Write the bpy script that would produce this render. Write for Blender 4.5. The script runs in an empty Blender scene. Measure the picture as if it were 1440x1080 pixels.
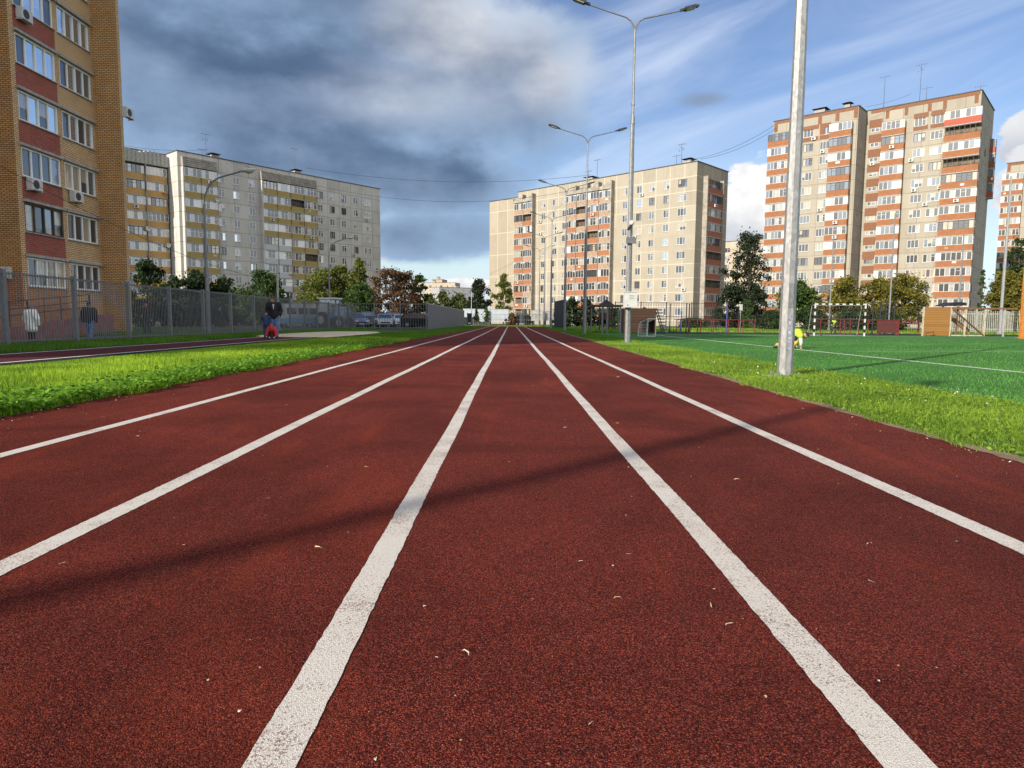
import bpy, bmesh, math, random
import numpy as np
from math import sin, cos, tan, pi, radians, atan, hypot, sqrt
from mathutils import Vector, Matrix, Euler

random.seed(7)
rng = np.random.default_rng(7)
scene = bpy.context.scene
C = scene.collection

# ------------------------------------------------------------------ camera
FPX, HCAM = 950.0, 0.82
PIT, ROL, YAW = atan(89 / 950), 0.008, 0.0023
f0 = Vector((sin(YAW) * cos(PIT), cos(YAW) * cos(PIT), -sin(PIT)))
r0 = Vector((cos(YAW), -sin(YAW), 0))
u0 = r0.cross(f0)
RV = r0 * cos(ROL) + u0 * sin(ROL)
UV = u0 * cos(ROL) - r0 * sin(ROL)
cam = bpy.data.cameras.new('camera')
camo = bpy.data.objects.new('camera', cam)
C.objects.link(camo)
cam.sensor_width = 36
cam.lens = FPX / 1440 * 36
cam.clip_end = 5000
cam.clip_start = 0.05
m3 = Matrix((RV, UV, -f0)).transposed()
camo.matrix_world = Matrix.Translation((0, 0, HCAM)) @ m3.to_4x4()
scene.camera = camo


def ray(px, py):
    return f0 + RV * ((px - 720) / FPX) + UV * ((540 - py) / FPX)


def at(px, py, D):            # world point seen at a photo pixel, D metres ahead
    d = ray(px, py)
    t = D / d.y
    return Vector((d.x * t, D, HCAM + d.z * t))


def gx(px, D):                # lateral position of a photo column on the ground at distance D
    return at(px, 452, D).x


def hz(px, py, D):            # height of a photo pixel at distance D
    return at(px, py, D).z


# ------------------------------------------------------------------ objects
def tag(o, label=None, cat=None, group=None, kind=None):
    if label: o['label'] = label
    if cat: o['category'] = cat
    if group: o['group'] = group
    if kind: o['kind'] = kind
    return o


def empty(name, loc=(0, 0, 0), rz=0, label=None, cat=None, group=None):
    o = bpy.data.objects.new(name, None)
    C.objects.link(o)
    o.location = loc
    o.rotation_euler = (0, 0, rz)
    o.empty_display_size = 0.3
    return tag(o, label, cat, group)


def link(name, me, parent=None, loc=(0, 0, 0), rz=0):
    o = bpy.data.objects.new(name, me)
    C.objects.link(o)
    o.location = loc
    o.rotation_euler = (0, 0, rz)
    if parent: o.parent = parent
    return o


def children(o):
    return [c for c in bpy.data.objects if c.parent == o]


def copy_tree(o, parent=None):
    c = o.copy()
    C.objects.link(c)
    if parent: c.parent = parent
    for ch in list(o.children):
        copy_tree(ch, c)
    return c


class MB:
    def __init__(s):
        s.v, s.f, s.m = [], [], []

    def quad(s, a, b, c, d, m=0):
        i = len(s.v)
        s.v += [tuple(a), tuple(b), tuple(c), tuple(d)]
        s.f.append((i, i + 1, i + 2, i + 3)); s.m.append(m)

    def poly(s, pts, m=0):
        i = len(s.v)
        s.v += [tuple(p) for p in pts]
        s.f.append(tuple(range(i, i + len(pts)))); s.m.append(m)

    def box(s, x0, x1, y0, y1, z0, z1, m=0, M=None):
        P = [(x0, y0, z0), (x1, y0, z0), (x1, y1, z0), (x0, y1, z0), (x0, y0, z1), (x1, y0, z1), (x1, y1, z1), (x0, y1, z1)]
        if M is not None: P = [tuple(M @ Vector(p)) for p in P]
        i = len(s.v); s.v += P
        for q in ((0, 3, 2, 1), (4, 5, 6, 7), (0, 1, 5, 4), (1, 2, 6, 5), (2, 3, 7, 6), (3, 0, 4, 7)):
            s.f.append(tuple(i + k for k in q)); s.m.append(m)

    def bar(s, a, b, w, d, m=0, up=(0, 0, 1)):     # square bar between two points
        a, b = Vector(a), Vector(b)
        t = (b - a).normalized()
        u = Vector(up)
        if abs(t.dot(u)) > .98: u = Vector((0, 1, 0))
        x = t.cross(u).normalized(); y = x.cross(t)
        i = len(s.v)
        for p in (a, b):
            for q in ((-1, -1), (1, -1), (1, 1), (-1, 1)):
                s.v.append(tuple(p + x * q[0] * w / 2 + y * q[1] * d / 2))
        for q in ((0, 3, 2, 1), (4, 5, 6, 7), (0, 1, 5, 4), (1, 2, 6, 5), (2, 3, 7, 6), (3, 0, 4, 7)):
            s.f.append(tuple(i + k for k in q)); s.m.append(m)

    def tube(s, pts, rad, n=8, m=0, caps=True, twist=0.0):
        pts = [Vector(p) for p in pts]
        if not hasattr(rad, '__len__'): rad = [rad] * len(pts)
        base = len(s.v)
        ref = None
        for k, p in enumerate(pts):
            t = (pts[min(k + 1, len(pts) - 1)] - pts[max(k - 1, 0)]).normalized()
            if ref is None:
                ref = Vector((0, 1, 0)) if abs(t.z) > .9 else Vector((0, 0, 1))
            x = t.cross(ref).normalized(); y = x.cross(t).normalized()
            ref = y
            for j in range(n):
                a = 2 * pi * j / n + twist
                s.v.append(tuple(p + (x * cos(a) + y * sin(a)) * rad[k]))
        for k in range(len(pts) - 1):
            for j in range(n):
                a, b = base + k * n + j, base + k * n + (j + 1) % n
                s.f.append((a, b, b + n, a + n)); s.m.append(m)
        if caps:
            s.f.append(tuple(base + j for j in range(n))[::-1]); s.m.append(m)
            e = base + (len(pts) - 1) * n
            s.f.append(tuple(e + j for j in range(n))); s.m.append(m)

    def prism(s, poly, y0, y1, m=0):                # polygon in XZ extruded along Y
        n = len(poly); i = len(s.v)
        s.v += [(p[0], y0, p[1]) for p in poly] + [(p[0], y1, p[1]) for p in poly]
        s.f.append(tuple(range(i, i + n))); s.m.append(m)
        s.f.append(tuple(range(i + 2 * n - 1, i + n - 1, -1))); s.m.append(m)
        for k in range(n):
            a, b = i + k, i + (k + 1) % n
            s.f.append((b, a, a + n, b + n)); s.m.append(m)

    def ellipsoid(s, c, r, nu=12, nv=8, m=0):
        i = len(s.v)
        for a in range(nv + 1):
            th = pi * a / nv
            for b in range(nu):
                ph = 2 * pi * b / nu
                s.v.append((c[0] + r[0] * sin(th) * cos(ph), c[1] + r[1] * sin(th) * sin(ph), c[2] + r[2] * cos(th)))
        for a in range(nv):
            for b in range(nu):
                p, q = i + a * nu + b, i + a * nu + (b + 1) % nu
                s.f.append((p, p + nu, q + nu, q)); s.m.append(m)

    def mesh(s, name, mats, smooth=False):
        me = bpy.data.meshes.new(name)
        me.from_pydata(s.v, [], s.f)
        for mt in (mats if isinstance(mats, (list, tuple)) else [mats]): me.materials.append(mt)
        me.polygons.foreach_set('material_index', s.m)
        if smooth: me.polygons.foreach_set('use_smooth', [True] * len(s.f))
        me.update()
        return me

    def build(s, name, mats, parent=None, loc=(0, 0, 0), rz=0, smooth=False):
        return link(name, s.mesh(name, mats, smooth), parent, loc, rz)


def fix_normals(me):
    bm = bmesh.new(); bm.from_mesh(me)
    bmesh.ops.remove_doubles(bm, verts=bm.verts, dist=1e-5)
    bmesh.ops.recalc_face_normals(bm, faces=bm.faces)
    bm.to_mesh(me); bm.free()


# ------------------------------------------------------------------ materials
class NT:
    def __init__(s, tree):
        s.t = tree

    def n(s, typ, **kw):
        nd = s.t.nodes.new(typ)
        for k, v in kw.items(): setattr(nd, k, v)
        return nd

    def put(s, sock, v):
        if hasattr(v, 'is_output') or hasattr(v, 'links'): s.t.links.new(v, sock)
        else: sock.default_value = v

    def math(s, op, a, b=0.0, c=0.0, clamp=False):
        nd = s.n('ShaderNodeMath', operation=op); nd.use_clamp = clamp
        s.put(nd.inputs[0], a); s.put(nd.inputs[1], b); s.put(nd.inputs[2], c)
        return nd.outputs[0]

    def mix(s, fac, a, b, blend='MIX'):
        nd = s.n('ShaderNodeMix', data_type='RGBA', blend_type=blend)
        s.put(nd.inputs[0], fac)
        s.put(nd.inputs[6], a if not isinstance(a, tuple) else (*a[:3], 1))
        s.put(nd.inputs[7], b if not isinstance(b, tuple) else (*b[:3], 1))
        return nd.outputs[2]

    def noise(s, vec, scale, detail=4, rough=.55, dist=0.0, out=0):
        nd = s.n('ShaderNodeTexNoise')
        s.put(nd.inputs['Vector'], vec)
        nd.inputs['Scale'].default_value = scale; nd.inputs['Detail'].default_value = detail
        nd.inputs['Roughness'].default_value = rough; nd.inputs['Distortion'].default_value = dist
        return nd.outputs[out]

    def ramp(s, x, a, b):        # smoothstep a->b
        nd = s.n('ShaderNodeMapRange', interpolation_type='SMOOTHSTEP')
        s.put(nd.inputs[0], x); s.put(nd.inputs[1], a); s.put(nd.inputs[2], b)
        nd.inputs[3].default_value = 0; nd.inputs[4].default_value = 1
        return nd.outputs[0]

    def scalevec(s, vec, sc):
        nd = s.n('ShaderNodeVectorMath', operation='MULTIPLY')
        s.put(nd.inputs[0], vec); nd.inputs[1].default_value = sc
        return nd.outputs[0]

    def sep(s, vec):
        nd = s.n('ShaderNodeSeparateXYZ'); s.put(nd.inputs[0], vec)
        return nd.outputs

    def comb(s, x, y, z):
        nd = s.n('ShaderNodeCombineXYZ')
        s.put(nd.inputs[0], x); s.put(nd.inputs[1], y); s.put(nd.inputs[2], z)
        return nd.outputs[0]

    def bump(s, h, strength=.3, dist=.01):
        nd = s.n('ShaderNodeBump'); s.put(nd.inputs['Height'], h)
        nd.inputs['Strength'].default_value = strength; nd.inputs['Distance'].default_value = dist
        return nd.outputs[0]


def newmat(name):
    m = bpy.data.materials.new(name); m.use_nodes = True
    nt = NT(m.node_tree)
    b = m.node_tree.nodes['Principled BSDF']
    return m, nt, b


def plain(name, col, rough=.65, metal=0.0, var=.18, scale=6.0, bump=0.0, spec=None, coord='Object', bscale=None):
    m, nt, b = newmat(name)
    tc = nt.n('ShaderNodeTexCoord').outputs[coord]
    n1 = nt.noise(tc, scale, 5, .6)
    lo = tuple(c * (1 - var) for c in col); hi = tuple(min(1, c * (1 + var)) for c in col)
    nt.put(b.inputs['Base Color'], nt.mix(nt.ramp(n1, .3, .7), lo, hi))
    b.inputs['Roughness'].default_value = rough; b.inputs['Metallic'].default_value = metal
    if spec is not None: b.inputs['Specular IOR Level'].default_value = spec
    if bump:
        nt.put(b.inputs['Normal'], nt.bump(nt.noise(tc, bscale or scale * 6, 3), bump, .01))
    return m


def concrete(name, base, joint, px=3.1, offx=.5, zj=.85, pz=2.82, stain=.35, jw=.05, jmask=0.0, lowdark=None):
    """large panel wall: panel to panel tone changes, joints, rain streaks"""
    m, nt, b = newmat(name)
    tc = nt.n('ShaderNodeTexCoord')
    ob = tc.outputs['Object']; x, y, z = nt.sep(ob)
    nx, ny, nz = nt.sep(tc.outputs['Normal'])
    side = nt.math('GREATER_THAN', nt.math('ABSOLUTE', nx), .5)
    h = nt.math('ADD', nt.math('MULTIPLY', x, nt.math('SUBTRACT', 1, side)), nt.math('MULTIPLY', y, side))
    hx = nt.math('DIVIDE', nt.math('ADD', h, offx), px); hzv = nt.math('DIVIDE', nt.math('SUBTRACT', z, zj), pz)
    def joint_mask(v, p):
        d = nt.math('ABSOLUTE', nt.math('SUBTRACT', nt.math('FRACT', v), .5))
        return nt.math('GREATER_THAN', d, .5 - jw / p)
    jm = nt.math('MAXIMUM', joint_mask(hx, px), joint_mask(hzv, pz))
    if jmask:
        patch = nt.noise(nt.scalevec(ob, (.05, .05, .09)), 1.0, 2)
        jm = nt.math('MULTIPLY', jm, nt.ramp(patch, .5 - jmask, .5))
    cell = nt.n('ShaderNodeTexWhiteNoise', noise_dimensions='3D')
    nt.put(cell.inputs['Vector'], nt.comb(nt.math('FLOOR', hx), nt.math('FLOOR', hzv), side))
    tone = nt.math('MULTIPLY_ADD', cell.outputs['Value'], .16, .92)
    streak = nt.noise(nt.scalevec(ob, (1.4, 1.4, .12)), 1.0, 5, .65)
    grime = nt.noise(ob, .35, 6, .65)
    dk = nt.math('MULTIPLY', nt.ramp(nt.math('MULTIPLY_ADD', grime, .6, nt.math('MULTIPLY', streak, .5)), .48, .78), stain)
    col = nt.mix(dk, base, tuple(c * .45 for c in base))
    fine = nt.math('MULTIPLY_ADD', nt.noise(ob, 9, 4, .7), .3, .85)
    col = nt.mix(1.0, col, nt.comb(nt.math('MULTIPLY', tone, fine), nt.math('MULTIPLY', tone, fine), nt.math('MULTIPLY', tone, fine)), 'MULTIPLY')
    if lowdark:  # lowest floors darkened: the shade on them is put into the wall colour
        lm = nt.ramp(nt.math('ADD', z, nt.math('MULTIPLY', nt.noise(ob, .5, 3), .6)), lowdark[1] + .3, lowdark[1])
        col = nt.mix(nt.math('MULTIPLY', lm, .8), col, lowdark[0])
    col = nt.mix(jm, col, joint)
    nt.put(b.inputs['Base Color'], col)
    b.inputs['Roughness'].default_value = .9
    nt.put(b.inputs['Normal'], nt.bump(nt.noise(ob, 14, 4), .2, .02))
    return m


def brick(name, c1, c2, mortar, low=None, lowz=0):
    m, nt, b = newmat(name)
    tc = nt.n('ShaderNodeTexCoord'); ob = tc.outputs['Object']
    x, y, z = nt.sep(ob)
    nx, ny, nz = nt.sep(tc.outputs['Normal'])
    side = nt.math('GREATER_THAN', nt.math('ABSOLUTE', nx), .5)
    h = nt.math('ADD', nt.math('MULTIPLY', x, nt.math('SUBTRACT', 1, side)), nt.math('MULTIPLY', y, side))
    br = nt.n('ShaderNodeTexBrick')
    nt.put(br.inputs['Vector'], nt.comb(h, z, 0))
    br.inputs['Color1'].default_value = (*c1, 1); br.inputs['Color2'].default_value = (*c2, 1)
    br.inputs['Mortar'].default_value = (*mortar, 1)
    br.inputs['Scale'].default_value = 1.0; br.inputs['Mortar Size'].default_value = .017
    br.inputs['Brick Width'].default_value = .27; br.inputs['Row Height'].default_value = .10
    br.inputs['Bias'].default_value = -.1
    col = br.outputs[0]
    if low:
        br2 = nt.n('ShaderNodeTexBrick')
        nt.put(br2.inputs['Vector'], nt.comb(h, z, 0))
        br2.inputs['Color1'].default_value = (*low[0], 1); br2.inputs['Color2'].default_value = (*low[1], 1)
        br2.inputs['Mortar'].default_value = (*mortar, 1); br2.inputs['Scale'].default_value = 1.0
        br2.inputs['Mortar Size'].default_value = .017; br2.inputs['Brick Width'].default_value = .27
        br2.inputs['Row Height'].default_value = .10
        col = nt.mix(nt.math('LESS_THAN', z, lowz), col, br2.outputs[0])
    g = nt.math('MULTIPLY_ADD', nt.noise(ob, .8, 5, .6), .5, .75)
    col = nt.mix(1.0, col, nt.comb(g, g, g), 'MULTIPLY')
    nt.put(b.inputs['Base Color'], col); b.inputs['Roughness'].default_value = .88
    nt.put(b.inputs['Normal'], nt.bump(br.outputs[1], -.4, .01))
    return m


def glass(name, inner, refl=.3, rough=.04, tint=(.8, .9, 1)):
    """double glazing: a reflecting pane over whatever hangs behind it"""
    m, nt, b = newmat(name)
    tc = nt.n('ShaderNodeTexCoord').outputs['Object']
    folds = nt.noise(nt.scalevec(tc, (9, 9, .7)), 1.0, 3)
    nt.put(b.inputs['Base Color'], nt.mix(nt.ramp(folds, .3, .7), tuple(c * .65 for c in inner), inner))
    b.inputs['Roughness'].default_value = .5
    g = nt.n('ShaderNodeBsdfGlossy'); g.inputs['Roughness'].default_value = rough
    g.inputs['Color'].default_value = (*tint, 1)
    fr = nt.n('ShaderNodeLayerWeight'); fr.inputs['Blend'].default_value = .35
    mx = nt.n('ShaderNodeMixShader')
    nt.put(mx.inputs[0], nt.math('MULTIPLY_ADD', fr.outputs['Fresnel'], .6, refl, clamp=True))
    wob = nt.bump(nt.noise(tc, 1.3, 2), .06, .05)
    nt.put(g.inputs['Normal'], wob)
    nt.t.links.new(b.outputs[0], mx.inputs[1]); nt.t.links.new(g.outputs[0], mx.inputs[2])
    nt.t.links.new(mx.outputs[0], nt.t.nodes['Material Output'].inputs[0])
    return m


def foliage(name, dark, light, trans=.3, attr='tint'):
    m, nt, b = newmat(name)
    a = nt.n('ShaderNodeAttribute', attribute_name=attr)
    col = nt.mix(a.outputs['Fac'], dark, light)
    nt.put(b.inputs['Base Color'], col)
    b.inputs['Roughness'].default_value = .6; b.inputs['Specular IOR Level'].default_value = .25
    tr = nt.n('ShaderNodeBsdfTranslucent'); nt.put(tr.inputs[0], col)
    mx = nt.n('ShaderNodeMixShader'); mx.inputs[0].default_value = trans
    nt.t.links.new(b.outputs[0], mx.inputs[1]); nt.t.links.new(tr.outputs[0], mx.inputs[2])
    nt.t.links.new(mx.outputs[0], nt.t.nodes['Material Output'].inputs[0])
    return m


def track_mat():
    m, nt, b = newmat('red_rubber_granules')
    ob = nt.n('ShaderNodeTexCoord').outputs['Object']
    vo = nt.n('ShaderNodeTexVoronoi'); nt.put(vo.inputs['Vector'], ob); vo.inputs['Scale'].default_value = 350
    vr, vg, vb = nt.sep(vo.outputs['Color'])
    fine = nt.noise(ob, 200, 3, .7)
    g = nt.math('MULTIPLY_ADD', fine, .5, nt.math('MULTIPLY', vr, .6))
    col = nt.mix(nt.ramp(g, .2, .62), (.020, .0035, .0038), (.122, .0195, .0155))
    col = nt.mix(nt.ramp(g, .62, .9), col, (.42, .085, .050))
    speck = nt.math('GREATER_THAN', vg, .982)
    col = nt.mix(nt.math('MULTIPLY', speck, .5), col, (.42, .20, .14))
    big = nt.noise(ob, .55, 6, .65, .6)
    wear = nt.noise(nt.scalevec(ob, (2.4, .35, 1)), 1.0, 5, .6, .8)
    col = nt.mix(nt.math('MULTIPLY', nt.math('MULTIPLY', nt.ramp(wear, .50, .72), nt.ramp(g, .15, .6)), .55), col, (.27, .046, .022))
    d = nt.math('MULTIPLY_ADD', nt.ramp(big, .28, .72), .62, .66)
    scuff = nt.noise(nt.scalevec(ob, (1.1, 2.6, 1)), 1.3, 5, .7, 1.5)
    col = nt.mix(nt.math('MULTIPLY', nt.ramp(scuff, .60, .76), .38), col, (.030, .012, .012))
    dusty = nt.ramp(nt.noise(nt.scalevec(ob, (5.5, .22, 1)), 1.0, 4, .6), .58, .75)
    col = nt.mix(nt.math('MULTIPLY', dusty, .08), col, (.26, .13, .09))
    col = nt.mix(1.0, col, nt.comb(d, d, d), 'MULTIPLY')
    nt.put(b.inputs['Base Color'], col); b.inputs['Roughness'].default_value = .85
    b.inputs['Specular IOR Level'].default_value = .08
    b.inputs['Sheen Weight'].default_value = .0; b.inputs['Sheen Roughness'].default_value = .4; b.inputs['Sheen Tint'].default_value = (1, .55, .42, 1)
    hgt = nt.math('MULTIPLY_ADD', vo.outputs['Distance'], -.6, fine)
    nt.put(b.inputs['Normal'], nt.bump(hgt, 1.0, .009))
    return m


def line_mat():
    m, nt, b = newmat('worn_white_line_paint')
    ob = nt.n('ShaderNodeTexCoord').outputs['Object']
    n1 = nt.noise(ob, 170, 3, .7); n2 = nt.noise(ob, 3.0, 5, .65); n3 = nt.noise(ob, 420, 2, .6)
    worn = nt.ramp(nt.math('ADD', n1, nt.math('MULTIPLY', n2, .55)), .82, .92)
    col = nt.mix(nt.ramp(n3, .25, .7), (.36, .32, .285), (.82, .78, .72))
    col = nt.mix(nt.math('MULTIPLY', worn, .85), col, (.17, .07, .055))
    nt.put(b.inputs['Base Color'], col); b.inputs['Roughness'].default_value = .8
    nt.put(b.inputs['Normal'], nt.bump(nt.math('ADD', n1, n3), .8, .005))
    return m


def ground_mat(name, a, b_, c, s1=1.2, s2=40, bump=.5, rough=.95):
    m, nt, b = newmat(name)
    ob = nt.n('ShaderNodeTexCoord').outputs['Object']
    n1 = nt.noise(ob, s1, 6, .6); n2 = nt.noise(ob, s2, 4, .7)
    col = nt.mix(nt.ramp(n1, .35, .65), a, b_)
    col = nt.mix(nt.math('MULTIPLY', nt.ramp(n2, .45, .7), .7), col, c)
    nt.put(b.inputs['Base Color'], col); b.inputs['Roughness'].default_value = rough
    b.inputs['Specular IOR Level'].default_value = .2
    nt.put(b.inputs['Normal'], nt.bump(n2, bump, .03))
    return m


def galv(name, col=(.42, .43, .44)):
    m, nt, b = newmat(name)
    ob = nt.n('ShaderNodeTexCoord').outputs['Object']
    vo = nt.n('ShaderNodeTexVoronoi'); nt.put(vo.inputs['Vector'], nt.scalevec(ob, (1, 1, .5))); vo.inputs['Scale'].default_value = 28
    r, g, bb = nt.sep(vo.outputs['Color'])
    st = nt.noise(nt.scalevec(ob, (18, 18, 1.2)), 1.0, 4, .65)
    f = nt.math('MULTIPLY_ADD', r, .3, nt.math('MULTIPLY', st, .7))
    nt.put(b.inputs['Base Color'], nt.mix(nt.ramp(f, .25, .75), tuple(c * .72 for c in col), tuple(c * 1.15 for c in col)))
    b.inputs['Metallic'].default_value = .45
    nt.put(b.inputs['Roughness'], nt.math('MULTIPLY_ADD', st, .3, .35))
    return m


def planks(name, c1, c2, gap, row=.145, axis='z', specks=None):
    m, nt, b = newmat(name)
    ob = nt.n('ShaderNodeTexCoord').outputs['Object']
    x, y, z = nt.sep(ob)
    v = nt.math('DIVIDE', z if axis == 'z' else x, row)
    line = nt.math('GREATER_THAN', nt.math('ABSOLUTE', nt.math('SUBTRACT', nt.math('FRACT', v), .5)), .44)
    wn = nt.n('ShaderNodeTexWhiteNoise', noise_dimensions='1D'); nt.put(wn.inputs['W'], nt.math('FLOOR', v))
    grain = nt.noise(nt.scalevec(ob, (1.5, 1.5, 22) if axis == 'z' else (22, 22, 1.5)), 1.0, 5, .6)
    f = nt.math('MULTIPLY_ADD', wn.outputs['Value'], .5, nt.math('MULTIPLY', grain, .5))
    col = nt.mix(f, c1, c2)
    col = nt.mix(nt.math('MULTIPLY', line, .8), col, gap)
    if specks:
        sp = nt.math('GREATER_THAN', nt.noise(ob, 14, 3, .7), .66)
        col = nt.mix(nt.math('MULTIPLY', sp, .7), col, specks)
    nt.put(b.inputs['Base Color'], col); b.inputs['Roughness'].default_value = .75
    return m


M = {}
M['track'] = track_mat()
M['line'] = line_mat()
M['turf_line'] = plain('white_turf_line', (.78, .8, .76), .9, var=.1, scale=30)
M['grass_base'] = ground_mat('grass_soil', (.04, .085, .014), (.065, .125, .02), (.09, .14, .026), .5, 30)
def turf_mat(name, a, b_, c):
    m, nt, b = newmat(name)
    ob = nt.n('ShaderNodeTexCoord').outputs['Object']; x, y, z = nt.sep(ob)
    st = nt.math('GREATER_THAN', nt.math('FRACT', nt.math('DIVIDE', nt.math('ADD', y, nt.math('MULTIPLY', nt.noise(ob, .6, 2), .15)), 7.6)), .5)
    seam = nt.math('GREATER_THAN', nt.math('ABSOLUTE', nt.math('SUBTRACT', nt.math('FRACT', nt.math('DIVIDE', y, 3.8)), .5)), .494)
    n1 = nt.noise(ob, .45, 6, .65); n2 = nt.noise(ob, 120, 3, .7); n3 = nt.noise(ob, 22, 4, .7)
    col = nt.mix(nt.ramp(n1, .3, .7), a, b_)
    col = nt.mix(nt.math('MULTIPLY', nt.ramp(n2, .42, .72), .75), col, c)
    col = nt.mix(nt.math('MULTIPLY', nt.ramp(n3, .5, .75), .4), col, (.025, .045, .018))
    k = nt.math('MULTIPLY_ADD', st, .16, .9)
    col = nt.mix(1.0, col, nt.comb(k, k, k), 'MULTIPLY'); col = nt.mix(nt.math('MULTIPLY', seam, .35), col, (.015, .04, .012))
    nt.put(b.inputs['Base Color'], col); b.inputs['Roughness'].default_value = .9; b.inputs['Specular IOR Level'].default_value = .2
    nt.put(b.inputs['Normal'], nt.bump(n2, .8, .03))
    return m
M['turf'] = turf_mat('artificial_turf', (.034, .135, .022), (.044, .168, .030), (.11, .29, .055))
M['ground'] = ground_mat('far_lawn', (.035, .065, .015), (.055, .085, .02), (.09, .095, .035), .2, 12)
M['asphalt'] = ground_mat('asphalt', (.045, .045, .047), (.06, .06, .06), (.08, .078, .074), .6, 60, .3)
M['rubber'] = ground_mat('black_rubber_edge', (.018, .02, .022), (.028, .03, .032), (.04, .042, .045), 1.5, 120, .4)
M['strip'] = ground_mat('maroon_runway', (.070, .014, .018), (.085, .018, .02), (.12, .03, .028), 1.5, 150, .4)
M['sand'] = ground_mat('pit_sand', (.62, .50, .35), (.70, .59, .44), (.55, .43, .29), 1.2, 14, .6)
M['soil'] = ground_mat('sandy_soil', (.20, .15, .095), (.29, .22, .14), (.12, .085, .05), 3, 60, .6)
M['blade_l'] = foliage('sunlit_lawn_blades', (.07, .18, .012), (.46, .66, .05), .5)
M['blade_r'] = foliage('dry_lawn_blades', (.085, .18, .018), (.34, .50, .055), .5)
M['blade_s'] = foliage('shaded_lawn_blades', (.05, .13, .012), (.17, .34, .03), .45)  # lawn green again but darker: the shade is put into the colour
M['clover'] = foliage('clover_leaves', (.04, .13, .012), (.26, .50, .045), .45)
M['turf_blade'] = foliage('turf_fibres', (.04, .16, .025), (.16, .40, .07), .3)
M['galv'] = galv('galvanised_steel', (.23, .237, .25))
M['galv_w'] = galv('pale_galvanised_steel', (.33, .335, .345))
M['darkmetal'] = plain('dark_lamp_metal', (.05, .052, .055), .45, .3)
M['fence'] = plain('grey_fence_paint', (.16, .17, .185), .5, .2, .12)
M['fence_sheet'] = plain('grey_profiled_sheet', (.125, .14, .165), .5, .1, .12)
M['white_pl'] = plain('white_plastic', (.53, .53, .525), .45, var=.06)
M['grey_pl'] = plain('grey_enamel', (.52, .53, .53), .5, var=.08)
M['dark'] = plain('dark_plastic', (.02, .02, .022), .5)
M['black'] = plain('black_paint', (.012, .012, .013), .55)
M['navy'] = plain('navy_paint', (.018, .02, .035), .6)
M['ledge'] = plain('concrete_ledge', (.33, .32, .31), .9, var=.25, scale=5)
M['roofing'] = plain('roof_felt', (.09, .085, .08), .9)
M['conc_pole'] = plain('pole_concrete', (.42, .40, .37), .9)
M['red_metal'] = plain('red_paint', (.15, .018, .024), .5)
M['darkred'] = plain('dark_red_panel', (.085, .022, .02), .7)
M['maroon_wall'] = plain('maroon_render', (.23, .095, .095), .85, var=.2, scale=2.2)
M['maroon_rail'] = plain('maroon_rail', (.075, .022, .025), .6)
M['orange'] = plain('orange_plastic', (.48, .17, .03), .5)
M['blue_metal'] = plain('blue_paint', (.03, .06, .25), .5)
M['grass_wire'] = plain('thin_cable', (.03, .03, .033), .7)
M['wood_box'] = planks('brown_planks', (.22, .105, .055), (.33, .17, .095), (.08, .035, .02), .19)
M['wood_wall'] = planks('orange_osb_boards', (.22, .098, .022), (.32, .16, .042), (.12, .05, .014), .16, specks=(.50, .34, .16))
M['pale_wood'] = plain('weathered_timber', (.42, .37, .28), .85, var=.25)
M['brown_wood'] = plain('brown_timber', (.16, .085, .045), .8)
M['pale_slat'] = plain('weathered_slats', (.34, .34, .31), .85, var=.3)
M['g_dark'] = glass('window_dark_room', (.020, .022, .026), .10)
M['g_sky'] = glass('window_sky_glass', (.08, .09, .105), .22)
M['g_white'] = glass('window_white_curtain', (.37, .37, .355), .14)
M['g_beige'] = glass('window_beige_curtain', (.44, .36, .24), .16)
M['bark'] = plain('bark', (.07, .055, .042), .9, var=.35, scale=9, bump=.5)
M['frame_white'] = plain('bright_window_frame', (.82, .82, .82), .4, var=.04)  # whiter copy for the buildings in shade, brightness put into the colour
M['g_bright'] = glass('window_bright_glass', (.12, .16, .22), .62, .03)
# ------------------------------------------------------------------ buildings
_cache = {}


def cached(key, fn):
    if key not in _cache: _cache[key] = fn()
    return _cache[key]


def pane_mesh(w, h, n, var, off=.09):
    def mk():
        mb = MB(); r = random.Random(sum(map(ord, var[0])) * 13 + var[1] * 7 + n + int(w * 100))
        kinds = {'mix': [0, 0, 1, 2, 2, 3], 'sky': [1, 1, 1, 0, 4], 'white': [2, 2, 2, 1], 'dark': [0, 0, 0, 1], 'beige': [3, 3, 0, 1], 'bright': [4, 4, 4, 4, 0], 'lace': [2, 2, 2, 4]}[var[0]]
        for k in range(n):
            t = r.choice(kinds)
            x0, x1 = w * k / n, w * (k + 1) / n
            cut = h * r.choice([1, 1, .55]) if t in (2, 3) else h
            if cut < h:
                mb.quad((x0, off, 0), (x1, off, 0), (x1, off, h - cut), (x0, off, h - cut), 0)
            mb.quad((x0, off, h - cut), (x1, off, h - cut), (x1, off, h), (x0, off, h), t)
        return mb.mesh('window', [M['g_dark'], M['g_sky'], M['g_white'], M['g_beige'], M['g_bright']])
    return cached(('pane', round(w, 2), round(h, 2), n, var, off), mk)


def frame_mesh(w, h, n, mat, t=.07, y0=.02, y1=.11, vent=False):
    def mk():
        mb = MB()
        mb.box(0, t, y0, y1, 0, h); mb.box(w - t, w, y0, y1, 0, h)
        mb.box(t, w - t, y0, y1, 0, t); mb.box(t, w - t, y0, y1, h - t, h)
        for k in range(1, n):
            x = w * k / n
            mb.box(x - t * .6, x + t * .6, y0 + .003, y1 - .003, t, h - t)
        if vent:
            mb.box(w * (n - 1) / n + t * .6, w - t, y0 + .006, y1 - .006, h * .68, h * .68 + t * .8)
        return mb.mesh('frame', mat)
    return cached(('frame', round(w, 2), round(h, 2), n, mat.name, t, vent), mk)


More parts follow.
